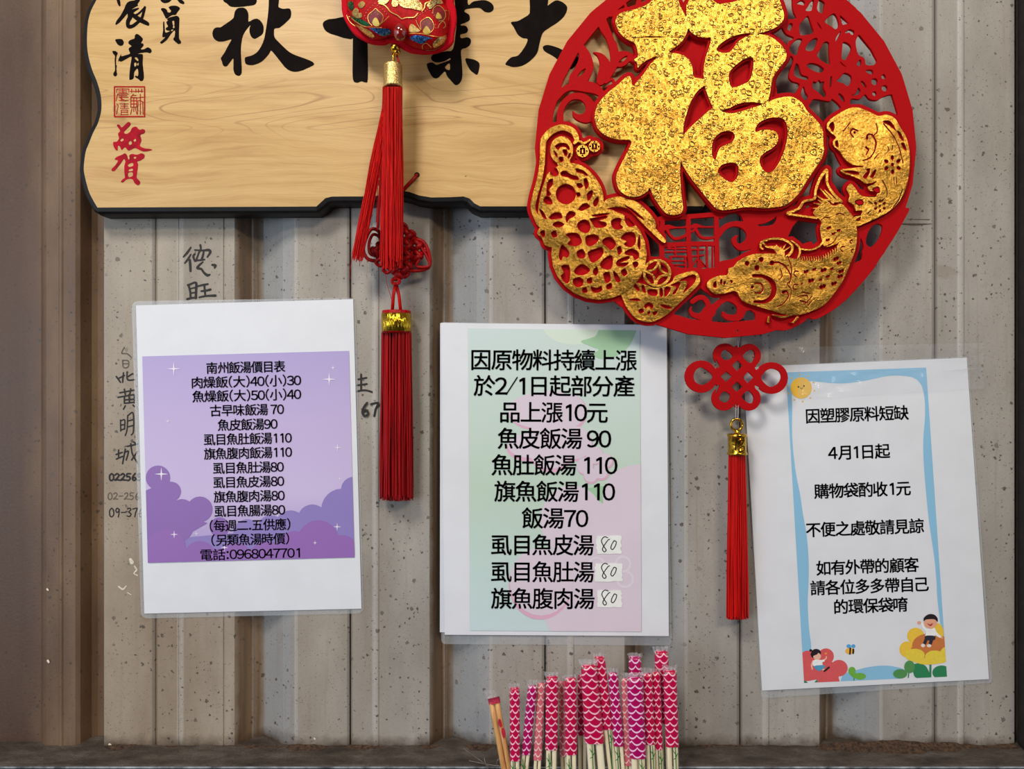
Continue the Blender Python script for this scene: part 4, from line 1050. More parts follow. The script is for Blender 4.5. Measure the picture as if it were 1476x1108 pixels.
# openings
for h in ([(160, 145), (185, 130), (220, 132), (238, 155), (230, 165), (215, 150), (190, 150), (178, 165)], [(155, 165), (172, 185), (175, 205), (160, 190)], [(200, 165), (222, 165), (225, 190), (212, 195)], [(180, 205), (200, 200), (205, 220), (188, 228)], [(232, 185), (242, 180), (238, 205), (226, 205)],
          [(140, 260), (165, 255), (182, 285), (165, 300), (138, 290)], [(190, 280), (215, 272), (240, 290), (275, 300), (285, 318), (255, 318), (225, 305), (195, 298)], [(268, 262), (300, 268), (330, 290), (325, 300), (300, 285), (275, 280)], [(308, 315), (325, 312), (335, 345), (322, 368), (312, 345)],
          [(325, 390), (350, 372), (358, 385), (345, 415), (330, 425)], [(358, 430), (380, 405), (388, 420), (378, 450), (362, 455)], [(270, 340), (295, 335), (305, 352), (285, 362)], [(122, 330), (148, 312), (150, 345), (130, 370), (142, 395), (118, 400)], [(100, 425), (118, 400), (140, 415), (148, 440), (122, 445)],
          [(80, 472), (100, 480), (118, 520), (98, 512)], [(130, 510), (155, 488), (190, 490), (198, 515), (165, 520), (140, 522)], [(148, 548), (175, 532), (208, 545), (195, 560), (165, 562)], [(215, 510), (235, 480), (265, 488), (262, 505), (235, 520), (222, 540)], [(280, 470), (300, 445), (325, 440), (342, 458), (320, 470), (300, 478)],
          [(270, 385), (290, 385), (292, 402), (275, 405)], [(82, 588), (105, 578), (112, 600), (100, 615)], [(140, 590), (165, 580), (172, 610), (150, 615)],
          [(275, 545), (300, 525), (330, 528), (345, 560), (330, 590), (300, 588), (280, 570)], [(340, 520), (370, 512), (420, 500), (430, 515), (390, 528), (425, 540), (420, 560), (370, 565), (355, 545)], [(350, 500), (400, 492), (440, 490), (430, 500), (370, 508)],
          [(450, 530), (475, 515), (505, 520), (498, 545), (512, 565), (480, 575), (455, 560)], [(520, 500), (550, 520), (575, 552), (545, 560), (525, 540)], [(528, 590), (560, 588), (578, 610), (572, 650), (545, 665), (515, 650), (530, 635), (500, 620), (512, 600)],
          [(215, 600), (255, 590), (285, 600), (300, 640), (270, 660), (225, 650), (240, 625)], [(320, 610), (360, 600), (388, 612), (378, 640), (345, 660), (322, 650)], [(408, 625), (440, 612), (468, 630), (475, 655), (450, 680), (430, 665), (405, 645)], [(480, 670), (500, 660), (505, 690), (488, 705)],
          [(595, 600), (602, 640), (598, 680), (585, 650)], [(520, 690), (555, 672), (590, 690), (592, 720), (570, 730), (560, 710), (530, 705)],
          [(190, 660), (205, 655), (235, 690), (225, 720), (205, 712), (192, 735), (180, 710)], [(272, 690), (300, 675), (318, 700), (310, 722), (280, 718)], [(330, 690), (365, 675), (400, 665), (412, 690), (390, 725), (355, 745), (338, 725)], [(395, 745), (430, 712), (458, 712), (455, 760), (440, 780), (400, 770)],
          [(480, 735), (520, 715), (545, 712), (540, 728), (500, 745), (540, 745), (520, 765), (480, 760)], [(560, 745), (585, 740), (590, 760), (570, 770)],
          [(192, 765), (215, 755), (238, 770), (235, 840), (215, 850), (190, 815), (205, 795)], [(265, 775), (300, 752), (338, 775), (335, 795), (300, 810), (262, 800)], [(355, 790), (375, 765), (385, 790), (370, 812)], [(255, 830), (285, 820), (308, 835), (300, 865), (275, 870), (255, 855)],
          [(325, 830), (350, 822), (352, 850), (330, 850)], [(410, 800), (440, 795), (448, 835), (425, 850), (415, 830)], [(460, 790), (480, 800), (500, 840), (480, 845), (465, 820)], [(300, 880), (320, 870), (330, 895), (305, 900)], [(345, 868), (375, 875), (400, 865), (402, 890), (370, 900), (350, 890)], [(425, 862), (450, 850), (455, 875), (430, 882)],
          [(480, 462), (530, 488), (590, 535), (640, 580), (620, 578), (570, 535), (510, 492)], [(520, 450), (560, 470), (620, 520), (600, 516), (550, 478)],
          [(500, 790), (520, 775), (535, 800), (515, 815)]):
    go.poly(h, '-')
go.disc(217, 392, 52, '-')
coin = Cut(825, 195, 875, 235, 0.5, TB)
for cx_, cy_, r in ((303, 170, 33), (364, 146, 30)):
    coin.disc(cx_, cy_, r)
    coin.poly(rpoly(cx_ - 13, cy_ - 16, cx_ + 13, cy_ + 16), '-', smooth=False); coin.poly(rpoly(cx_ - 4, cy_ - 11, cx_ + 4, cy_ + 11), '+', smooth=False)
    for q in range(4):
        a = q * math.pi / 2; coin.disc(cx_ + 22 * math.cos(a), cy_ + 23 * math.sin(a), 4, '-')
coin.stroke([(262, 125, 14), (285, 118, 12), (310, 130, 12), (340, 112, 10)])
# ---- gold ingot with a coin over it
ing = Cut(885, 365, 1015, 475, 0.5, TB)
ing.poly([(498, 880), (540, 850), (600, 850), (680, 870), (760, 845), (780, 815), (830, 795), (880, 788), (905, 815), (905, 850), (870, 890), (800, 955), (740, 1010), (680, 1045), (630, 1050), (575, 1030), (530, 975), (510, 930)])
for h in ([(800, 840), (840, 815), (880, 808), (888, 830), (860, 870), (820, 900), (840, 860), (835, 838)], [(755, 862), (790, 845), (808, 850), (795, 880), (780, 905), (765, 905), (785, 870)], [(725, 875), (745, 868), (758, 880), (740, 912), (725, 918)], [(700, 880), (715, 878), (718, 915), (702, 918)], [(640, 885), (685, 885), (685, 915), (645, 910)],
          [(560, 860), (575, 852), (600, 885), (585, 888)], [(605, 865), (620, 862), (630, 900), (612, 892)], [(540, 935), (580, 928), (605, 940), (575, 942)], [(700, 960), (730, 962), (765, 978), (730, 982)], [(620, 965), (645, 950), (668, 965), (660, 985), (645, 970), (628, 982)], [(590, 990), (610, 980), (620, 998), (598, 1005)], [(665, 1000), (690, 995), (680, 1015), (665, 1012)], [(638, 998), (652, 996), (650, 1010), (638, 1010)]):
    ing.poly(h, '-')
cn = Cut(920, 370, 972, 422, 0.5, TB)
cn.disc(687, 798, 73)
cn.disc(687, 798, 60, '-')
for q in range(4):
    a = q * math.pi / 2 + 0.15
    p0 = (687 + 66 * math.cos(a), 798 + 66 * math.sin(a)); p1 = (687 + 66 * math.cos(a + math.pi / 2), 798 + 66 * math.sin(a + math.pi / 2)); m = (687 + 24 * math.cos(a + math.pi / 4), 798 + 24 * math.sin(a + math.pi / 4))
    cn.stroke([p0, m, p1], 11)
# ---- gold carp
ca = Cut(1010, 235, 1245, 465, 0.5, TC)
ca.poly([(30, 870), (45, 848), (90, 828), (130, 825), (135, 795), (160, 785), (180, 760), (240, 728), (300, 722), (350, 722), (400, 732), (440, 745), (480, 750), (560, 752), (620, 725), (650, 700), (672, 665), (650, 680), (600, 690), (585, 650), (578, 600), (585, 570), (560, 545), (545, 525), (570, 495), (610, 480), (650, 490), (680, 480), (720, 520), (745, 560), (757, 620), (750, 700), (720, 780), (690, 850), (650, 910), (600, 968), (540, 1000), (470, 1020), (400, 1015), (330, 995), (260, 975), (200, 950), (170, 905), (120, 915), (70, 918), (40, 895)])
ca.stroke([(560, 550, 12), (480, 540, 12), (422, 528, 14), (475, 505, 12), (500, 470, 12), (550, 458, 12), (556, 420, 12), (575, 365, 14), (610, 318, 14), (612, 380, 12), (640, 430, 14), (680, 470, 16)])
for a_, b_ in (((600, 500), (545, 505)), ((610, 490), (550, 480)), ((620, 480), (565, 445)), ((640, 475), (580, 410)), ((655, 470), (600, 415)), ((665, 470), (590, 460)), ((600, 480), (570, 465))): ca.stroke([a_ + (14,), b_ + (5,)], smooth=False)
ca.stroke([(300, 700, 10), (290, 690, 10), (300, 665, 12), (350, 650, 12), (400, 655, 12), (440, 680, 12), (440, 715, 12), (415, 738, 14)])
ca.stroke([(300, 668, 10), (320, 690, 10), (365, 695, 20), (390, 715, 30), (385, 740, 40)])
for k in range(5): ca.stroke([(380, 725, 12), (345 + k * 22, 690 - 10 * (k % 2), 4)], smooth=False)
ca.stroke([(440, 660, 8), (475, 690, 10), (480, 720, 10), (470, 745, 8)]); ca.stroke([(480, 700, 8), (530, 705, 9), (570, 690, 9), (590, 670, 10)])
for k in range(16):
    x0 = 482 + k * 11.5; y0 = 752 - (max(0, k - 7) ** 1.55) * 1.7
    ca.stroke([(x0 - 4, y0 - 14, 3.5), (x0, y0, 3.5)], '+', smooth=False)
    ca.stroke([(x0 + 4, y0 - 18, 4), (x0 + 5, y0 + 4, 4)], op='-', smooth=False)
for h in ([(60, 868), (75, 855), (78, 885), (62, 885)], [(95, 850), (105, 848), (104, 870), (94, 868)], [(112, 860), (122, 856), (120, 872), (110, 872)], [(142, 850), (156, 856), (150, 868)]): ca.poly(h, '-')
for x_, y_, r in ((225, 770, 12), (262, 760, 5), (293, 752, 12), (272, 792, 13), (250, 885, 8), (345, 768, 12)): ca.disc(x_, y_, r, '-')
ca.stroke([(345, 768, 8), (375, 765, 7), (410, 785, 7), (435, 830, 5), (430, 870, 4)], op='-'); ca.stroke([(385, 800, 4), (395, 830, 5), (380, 850, 4)], op='-')
ca.stroke([(255, 830, 14), (300, 832, 16), (340, 855, 24), (355, 890, 26), (345, 930, 24), (310, 955, 18), (260, 955, 12)], op='-')
ca.stroke([(262, 866, 6), (290, 868, 7), (302, 890, 7), (290, 912, 7), (262, 912, 5)], op='-')
ca.stroke([(400, 910, 16), (415, 905, 8), (425, 930, 6), (400, 965, 5), (370, 980, 4)], op='-'); ca.stroke([(420, 735, 4), (440, 790, 5), (435, 850, 4), (420, 870, 4), (440, 900, 4), (430, 950, 4)], op='-')
for x_, y_, r, q in ((465, 820, 14, 1), (462, 885, 15, 1), (510, 812, 12, 0), (550, 800, 10, 0), (595, 805, 15, 0), (635, 798, 9, 0), (535, 855, 15, 0), (580, 850, 8, 0), (615, 835, 10, 0), (655, 750, 14, 0), (670, 770, 12, 0), (680, 810, 14, 0), (675, 835, 14, 0), (645, 870, 14, 0), (590, 885, 16, 0), (620, 600, 11, 0), (642, 628, 9, 0), (615, 658, 10, 0), (668, 612, 10, 0), (690, 700, 13, 1), (730, 665, 8, 1), (735, 710, 7, 1), (490, 870, 6, 0)):
    if q: ca.stroke([(x_ + r * math.cos(a), y_ + r * math.sin(a), 5) for a in (-1.0, -2.2, -3.4, -4.6)], op='-')
    else:
        ca.disc(x_ - r * 0.4, y_, r * 0.65, '-'); ca.disc(x_ + r * 0.45, y_ - r * 0.3, r * 0.6, '-')
for s_ in ([(580, 565), (600, 548), (625, 550)], [(655, 535), (675, 528), (695, 538)], [(600, 690), (640, 670), (660, 640)], [(470, 930), (510, 925), (520, 940)], [(480, 950), (520, 960)], [(500, 970), (540, 930)], [(520, 975), (545, 945)], [(490, 910), (530, 915)]): ca.stroke(s_, 4, op='-')
ca.stroke([(330, 1030, 9), (330, 1060, 9), (380, 1075, 10), (440, 1060, 9), (470, 1030, 9)]); ca.stroke([(350, 1020, 6), (400, 1030, 10), (450, 1015, 6)])
# ---- second gold fish, upper right
fi = Cut(1185, 150, 1320, 335, 0.5, TC)
fi.poly([(612, 95), (630, 70), (660, 50), (710, 22), (760, 15), (820, 38), (860, 56), (900, 50), (940, 68), (965, 110), (995, 160), (1010, 220), (1012, 300), (1000, 380), (975, 450), (935, 500), (880, 538), (800, 575), (752, 592), (738, 560), (750, 530), (742, 490), (715, 470), (720, 440), (705, 410), (725, 384), (745, 402), (775, 440), (815, 448), (850, 445), (850, 425), (820, 420), (808, 400), (830, 390), (850, 375), (800, 385), (770, 365), (730, 348), (690, 335), (680, 316), (740, 308), (790, 300), (740, 295), (700, 270), (672, 228), (645, 205), (640, 180), (655, 160), (630, 140), (612, 120)])
for h in ([(622, 100), (640, 85), (648, 110), (640, 135), (628, 120)], [(650, 185), (662, 175), (668, 205), (655, 205)], [(880, 85), (910, 80), (935, 105), (945, 130), (915, 105)], [(950, 130), (968, 140), (985, 180), (965, 165)], [(970, 190), (985, 190), (998, 225), (980, 215)], [(690, 325), (740, 322), (770, 335), (740, 340)], [(785, 350), (810, 322), (820, 330), (800, 360)], [(820, 350), (840, 318), (850, 325), (835, 355)], [(800, 315), (820, 310), (815, 330)],
          [(745, 470), (775, 460), (790, 480), (765, 490)], [(740, 520), (780, 515), (775, 535), (745, 540)], [(750, 560), (775, 545), (770, 562)], [(830, 410), (860, 400), (868, 425), (850, 430)]): fi.poly(h, '-')
fi.stroke([(885, 95, 5), (930, 150, 5), (960, 210, 5), (980, 285, 4)], op='-'); fi.stroke([(930, 500, 4), (960, 460, 5), (978, 410, 4)], op='-'); fi.stroke([(880, 370, 4), (900, 410, 4), (902, 450, 3)], op='-')
fi.stroke([(760, 130, 6), (735, 120, 7), (725, 140, 7), (740, 160, 6)], op='-'); fi.disc(745, 138, 6, '-')
fi.stroke([(805, 165, 14), (808, 148, 7), (830, 150, 7), (848, 185, 8), (840, 230, 6), (815, 262, 5), (785, 272, 4)], op='-'); fi.stroke([(800, 210, 10), (812, 222, 8), (800, 245, 5)], op='-')
fi.stroke([(690, 130, 5), (715, 100, 4), (725, 85, 3)], op='-'); fi.stroke([(850, 95, 4), (855, 130, 5), (835, 155, 4)], op='-')
for x_, y_, r0, r1 in ((928, 293, 34, 12), (868, 492, 24, 8)):
    for q in range(6):
        a = q * math.pi / 3 + 0.5; fi.disc(x_ + r0 * math.cos(a), y_ + r0 * math.sin(a), r1, '-', ry=r1 * 0.7, rot=a)
    fi.disc(x_, y_, r1 * 0.7, '-')
for s_ in ([(905, 205), (912, 225)], [(928, 200), (928, 222)], [(935, 355), (938, 385)], [(948, 355), (950, 382)], [(860, 240), (840, 265)], [(875, 470), (890, 455)], [(830, 480), (812, 470)], [(825, 515), (808, 530)]): fi.stroke(s_, 4, op='-')

# ---- red layer
red = Cut(*BOX, 1.0)
gold_all = Cut(*BOX, 1.0)
def paste(dst, src):
    sub = src.f if src.res == 1.0 else src.f[::2, ::2]
    j = int(round((src.y0 - dst.y0))); i = int(round((src.x0 - dst.x0)))
    h = min(sub.shape[0], dst.f.shape[0] - j); w_ = min(sub.shape[1], dst.f.shape[1] - i)
    dst.f[j:j + h, i:i + w_] = np.maximum(dst.f[j:j + h, i:i + w_], sub[:h, :w_])
for q in (ch, go, coin, ing, cn, ca, fi): paste(gold_all, q)
gold_all.grow(5.2)
# ring
red.ring(1046, 212, 264, 22)
# right butterfly-and-flower lattice
lat = Cut(*BOX, 1.0, TD)
lat.poly([(215, -300), (205, 0), (215, 100), (240, 165), (150, 180), (112, 240), (150, 310), (220, 345), (165, 385), (160, 480), (215, 540), (172, 680), (200, 740), (272, 770), (232, 860), (290, 935), (355, 962), (400, 905), (540, 925), (572, 905), (650, 980), (640, 1050), (740, 1050), (735, 910), (820, 905), (870, 862), (910, 905), (980, 915), (1030, 885), (1110, 862), (1190, 870), (1150, 600), (1000, 330), (800, 100), (600, -300)])
holes = [[(345, 145), (365, 180), (385, 240), (400, 285), (370, 310), (300, 320), (275, 310), (270, 230), (300, 190)], [(180, 215), (205, 215), (207, 240), (182, 280), (160, 262)], [(500, 190), (550, 140), (590, 125), (620, 170), (630, 230), (600, 265), (560, 240), (510, 210)],
    [(640, 130), (690, 150), (742, 200), (700, 215), (665, 225), (650, 180)], [(545, 55), (590, 25), (635, 50), (635, 80), (600, 65), (575, 45)], [(245, 30), (290, 0), (320, 20), (310, 45), (270, 40)], [(440, 20), (460, -20), (500, 0), (495, 60), (480, 120), (455, 115), (430, 80)], [(350, 55), (370, 20), (400, 0), (385, 90), (325, 95)],
    [(685, 300), (720, 268), (765, 280), (770, 305), (745, 318), (725, 295)], [(820, 310), (870, 330), (940, 420), (985, 510), (960, 585), (880, 592), (862, 530), (810, 500), (790, 440), (785, 370)], [(670, 385), (720, 400), (745, 440), (720, 500), (690, 545), (655, 530), (660, 450)],
    [(495, 385), (540, 390), (540, 450), (545, 530), (550, 585), (500, 570), (430, 510), (460, 450)], [(395, 355), (435, 350), (425, 400), (400, 450), (360, 465), (325, 450), (345, 400)], [(250, 355), (295, 360), (270, 420), (255, 480), (235, 505), (190, 480), (180, 430), (210, 390)], [(335, 600), (370, 575), (440, 590), (495, 630), (470, 660), (420, 655), (370, 630)],
    [(240, 580), (265, 600), (290, 680), (345, 700), (340, 730), (260, 710), (220, 680), (225, 620)], [(395, 745), (425, 752), (450, 730), (465, 750), (495, 745), (490, 800), (515, 860), (490, 885), (440, 840), (390, 800)], [(310, 790), (325, 840), (350, 880), (325, 915), (285, 870), (290, 820)], [(680, 665), (740, 690), (745, 740), (710, 785), (670, 760), (610, 740), (650, 700)],
    [(550, 710), (568, 700), (562, 780), (546, 790)], [(805, 800), (830, 830), (800, 865), (740, 870), (785, 850)], [(820, 545), (835, 560), (830, 600), (790, 590)], [(880, 640), (935, 640), (940, 680), (890, 665)], [(830, 740), (860, 750), (885, 800), (850, 780)], [(625, 850), (670, 880), (685, 930), (650, 910)],
    [(600, 380), (605, 340), (640, 290), (650, 285), (625, 340)], [(430, 205), (445, 215), (480, 270), (455, 250)], [(635, 560), (665, 580), (705, 610), (670, 600)], [(500, -130), (560, -120), (540, -40), (500, -60)], [(300, -160), (380, -150), (360, -60), (300, -60)]]
lat.polys(holes)
for x_, y_, r in ((955, 745, 30), (1048, 805, 27), (1040, 700, 22), (955, 855, 20), (1040, 560, 22)): lat.disc(x_, y_, r, '-')
disc_clip = Cut(*BOX, 1.0); disc_clip.f[:] = -60
X_, Y_ = np.meshgrid(disc_clip.xs, disc_clip.ys); disc_clip.f = 275.0 - np.hypot(X_ - 1046, Y_ - 212)
lat.clip(disc_clip); red.add(lat)
# left leaf lattice
red.T = TF
for s_, w_ in (([(540, 90, 70), (580, 200, 80), (630, 300, 60), (660, 400, 60), (665, 510, 60), (620, 600, 50), (560, 650, 60)], None), ([(200, 790, 40), (260, 720, 50), (330, 690, 60), (440, 690, 90), (520, 710, 80), (570, 760, 50), (585, 840, 50)], None),
               ([(235, 980, 55), (245, 860, 50), (320, 775, 50), (420, 775, 60), (480, 850, 80), (460, 930, 90), (400, 940, 60), (355, 920, 36), (335, 885, 6)], None), ([(690, 480, 50), (690, 420, 30), (670, 340, 30)], None),
               ([(640, -200, 50), (690, -60, 40), (680, 60, 40), (640, 120, 30)], None), ([(860, -200, 50), (870, -60, 40), (860, 40, 40), (850, 130, 30)], None), ([(700, 40, 20), (740, 20, 22), (760, 60, 20), (710, 90, 18)], None), ([(600, 660, 16), (650, 630, 20), (660, 670, 16), (610, 690, 14)], None)):
    red.stroke(s_, w_)
red.poly([(395, 340), (460, 400), (500, 500), (495, 570), (440, 660), (320, 700), (308, 610), (350, 550), (385, 460), (380, 400)]); red.poly([(372, 615), (400, 570), (440, 545), (420, 585)], '-')
red.poly([(498, 415), (570, 425), (630, 490), (650, 580), (600, 650), (530, 665), (535, 590), (552, 520), (535, 450)])
red.poly([(680, 425), (750, 405), (820, 430), (850, 455), (800, 480), (760, 520), (700, 535), (670, 500)]); red.poly([(702, 498), (740, 458), (775, 445), (745, 485)], '-')
# lower scrolls and the square lucky character
red.T = TE
for s_ in ([(115, 140), (350, 122), (590, 102)], [(140, 130), (132, 330), (142, 560)], [(570, 100), (572, 330), (578, 560)], [(130, 560), (350, 565), (600, 545)], [(130, 350), (350, 340), (560, 338)], [(345, 120), (348, 340), (368, 560)]): red.stroke(s_, 38, smooth=False)
for s_, w_ in (([(150, 225, 22), (180, 205, 40), (250, 210, 14), (330, 205, 18)], None), ([(175, 220, 30), (200, 270, 20), (240, 298, 26), (300, 285, 24), (340, 260, 24)], None), ([(360, 215, 14), (400, 195, 36), (470, 205, 14), (540, 205, 16)], None), ([(375, 245, 16), (405, 225, 26), (440, 280, 22), (490, 295, 24), (540, 290, 20)], None),
               ([(180, 378), (330, 378)], 14), ([(165, 405), (335, 402)], 14), ([(240, 360), (245, 440)], 14), ([(200, 440), (330, 440)], 14), ([(205, 440), (205, 545)], 16), ([(322, 440), (325, 545)], 16), ([(205, 475), (325, 475)], 12), ([(205, 508), (325, 508)], 12),
               ([(370, 385), (470, 385)], 14), ([(425, 360), (425, 540)], 14), ([(380, 440), (470, 430)], 14), ([(425, 450), (375, 520)], 12), ([(425, 450), (480, 520)], 14), ([(495, 365), (497, 540)], 16), ([(540, 365), (540, 545)], 12)):
    red.stroke(s_, w_, smooth=w_ is None)
red.poly([(590, 110), (660, 60), (760, 70), (860, 60), (1060, 60), (1040, 130), (960, 175), (900, 190), (860, 240), (800, 190), (760, 110), (690, 90), (610, 140)])
red.stroke([(580, 270, 50), (640, 205, 44), (720, 180, 44), (800, 200, 60), (850, 260, 80), (840, 330, 90), (770, 365, 60), (725, 345, 40), (712, 305, 40), (738, 272, 10)])
red.poly([(820, 180), (930, 200), (1050, 170), (1110, 60), (1220, 120), (1200, 180), (1130, 260), (1240, 400), (900, 440), (780, 420), (850, 380), (880, 300)])
red.stroke([(1070, 90, 40), (1060, 160, 30), (1010, 210, 20), (980, 220, 8)]); red.stroke([(1320, 140, 30), (1200, 140, 40), (1130, 260, 40)]); red.stroke([(1260, 370, 60), (1320, 340, 40)])
red.poly([(600, 480), (700, 460), (820, 400), (900, 440), (860, 560), (700, 640), (560, 740), (440, 690), (420, 560), (560, 550)])
red.poly([(840, 240), (860, 160), (880, 200), (1000, 200), (960, 270)], '+')
red.stroke([(500, 960, 50), (512, 850, 44), (480, 780, 40), (430, 768, 40), (380, 800, 40)]); red.stroke([(470, 900, 60), (440, 920, 50), (385, 905, 40), (362, 870, 20), (372, 840, 8)]); red.poly([(440, 950), (480, 840), (530, 860), (530, 960)])
red.stroke([(540, 900, 40), (560, 840, 50), (640, 780, 44), (720, 790, 60), (770, 850, 70), (750, 920, 60), (680, 930, 50), (635, 910, 40), (622, 880, 8)])
red.stroke([(770, 900, 40), (790, 860, 50), (820, 850, 50)]); red.stroke([(900, 880, 40), (900, 970, 40)]); red.stroke([(540, 850, 50), (520, 900, 40)]); red.poly([(680, 760), (760, 740), (900, 820), (1060, 880), (1000, 990), (900, 960), (880, 880), (780, 850)])
# right rim scroll beside the carp
red.T = TC
red.poly([(760, 600), (830, 570), (1000, 500), (985, 560), (900, 700), (800, 830), (760, 760), (790, 690)]); red.poly([(800, 670), (815, 610), (850, 580), (880, 590), (870, 640), (830, 690)], '-'); red.disc(760, 730, 24, '-', ry=36)
red.poly([(690, 830), (760, 760), (860, 760), (700, 950), (560, 1040), (520, 1010), (620, 960)]); red.poly([(220, 965), (520, 1010), (430, 1090), (330, 1080), (260, 1010)])
red.poly([(600, 80), (640, 50), (760, 5), (720, 40), (640, 100)])
red.T = (0, 0, 1.0)
red.add(gold_all)
# solid backing inside the gold figures
red.T = TA; red.poly([(300, 350), (400, 230), (480, 140), (600, 160), (800, 140), (930, 180), (930, 400), (960, 560), (1080, 640), (1060, 850), (900, 980), (700, 1000), (560, 880), (490, 760), (470, 640), (400, 560)])
red.T = TB; red.poly([(100, 120), (200, 60), (280, 110), (400, 120), (400, 170), (330, 205), (260, 220), (400, 400), (600, 560), (600, 800), (440, 920), (250, 880), (170, 760), (160, 620), (80, 520), (70, 400), (110, 250)])
red.poly([(540, 860), (640, 760), (760, 760), (890, 800), (860, 880), (700, 980), (600, 960)])
red.T = TC; red.poly([(560, 480), (560, 370), (600, 330), (700, 480), (700, 560), (600, 560), (430, 530)]); red.poly([(300, 740), (300, 660), (430, 660), (480, 720), (580, 700), (680, 680), (640, 760), (400, 790)]); red.poly([(620, 120), (720, 60), (900, 70), (1000, 250), (980, 430), (820, 550), (720, 500), (720, 400), (850, 430), (860, 360), (700, 320)])
red.T = (0, 0, 1.0)
red.disc(1063, 477, 1.6, '-')
slab('red_cutout', red, DD, 5.0, M_RED, fu, bevel=0.5, label='red pierced disc')
# a darker red sheet seen through the openings of the gold figures, slightly behind
mount = ch.copy().grow(3.2)
slab('character_mount', mount, DD + 7.5, 7.5, M_RED, fu, bevel=0.5)
slab('gold_character', ch, DD + 11.0, 3.4, M_GOLD, fu, bevel=0.8)
for nm, sh, th in (('gourd_mount', go, 4.5), ('ingot_mount', ing, 3.5), ('carp_mount', ca, 5.0), ('fish_mount', fi, 4.5)):
    slab(nm, sh.copy().grow(0.9), DD + th, th, M_RED, fu, tol=0.25)
slab('gold_gourd', go, DD + 6.2, 1.7, M_GOLD2, fu, bevel=0.4, tol=0.15)
slab('gold_coin_string', coin, DD + 5.5, 5.4, M_GOLD2, fu, bevel=0.3)
slab('gold_ingot', ing, DD + 5.2, 1.7, M_GOLD2, fu, bevel=0.4)
slab('gold_coin', cn, DD + 7.4, 2.2, M_GOLD2, fu, bevel=0.3)
slab('gold_carp', ca, DD + 6.8, 1.8, M_GOLD2, fu, bevel=0.4, tol=0.15)
slab('gold_fish', fi, DD + 6.2, 1.7, M_GOLD2, fu, bevel=0.4, tol=0.15)

# ---- hanging knot and its tassel
TK = (960, 470, 4.433)
kn = Cut(980, 485, 1142, 600, 0.5, TK)
kn.disc(225, 322, 105, ry=104); kn.disc(675, 331, 106, ry=102); kn.disc(378, 185, 77, ry=76); kn.disc(532, 188, 76, ry=76); kn.disc(370, 462, 78, ry=78); kn.disc(530, 462, 77, ry=78)
kn.poly([(455, 120), (540, 190), (620, 328), (540, 470), (455, 525), (370, 460), (290, 322), (375, 190)], smooth=False)
kn.polys([[(178, 310), (200, 272), (240, 268), (300, 322), (250, 372), (205, 368), (182, 345)], [(608, 328), (640, 285), (680, 272), (725, 290), (737, 330), (715, 370), (670, 388), (635, 368)], [(352, 190), (362, 158), (385, 152), (428, 190), (400, 215), (368, 212)],
          [(490, 190), (540, 150), (565, 165), (566, 205), (540, 236)], [(340, 458), (362, 422), (385, 420), (412, 448), (392, 486), (358, 482)], [(485, 452), (518, 415), (545, 425), (562, 460), (552, 492), (520, 486)]])
for q in ([(457, 218), (491, 252), (457, 288), (421, 252)], [(386, 288), (424, 322), (386, 357), (350, 322)], [(524, 290), (562, 328), (524, 367), (492, 328)], [(455, 354), (491, 387), (455, 421), (419, 387)]): kn.poly(q, '-', smooth=False)
kn.polys([[(318, 210), (345, 255), (330, 262)], [(318, 435), (342, 385), (328, 380)], [(568, 262), (600, 262), (580, 280)], [(568, 378), (600, 392), (578, 405)]])
kn.disc(461, 124, 7, '-'); kn.disc(450, 505, 7, '-')
slab('red_knot', kn, 30, 4.5, M_RED, fu, bevel=0.5)
M_THREAD = plain('clear_thread', (170, 170, 172), 0.2, 0.1)
M_BRASS = plain('polished_brass', (206, 160, 52), 0.22, 0.1, 0.2, 0.15, 1.0)
v, f = [], []
tube(v, f, [P(1062.5, 477, DD - 2), P(1063.5, 488, 42), P(1064, 500, 30)], 0.0004, 5)
meshobj('hanging_thread', v, f, M_THREAD, fu); v, f = [], []
tube(v, f, [P(1066, 478, DD - 2), P(1066, 490, 40), P(1064.5, 500, 30)], 0.0004, 5)
meshobj('hanging_thread', v, f, M_THREAD, fu); v, f = [], []
tube(v, f, [P(1061, 584, 30), P(1060.5, 594, 29), P(1060.5, 604, 28)], 0.0004, 5)
meshobj('hanging_thread', v, f, M_THREAD, fu); v, f = [], []
tube(v, f, [P(1064, 584, 30), P(1064, 594, 29), P(1063.5, 604, 28)], 0.0004, 5)
meshobj('hanging_thread', v, f, M_THREAD, fu)
TD3 = 27
v, f = [], []
ringp = [P(1062 + 8.2 * math.cos(a), 612 + 8.4 * math.sin(a), TD3) for a in [k * math.pi / 12 for k in range(25)]]
tube(v, f, ringp, 1.9 * S, 8)
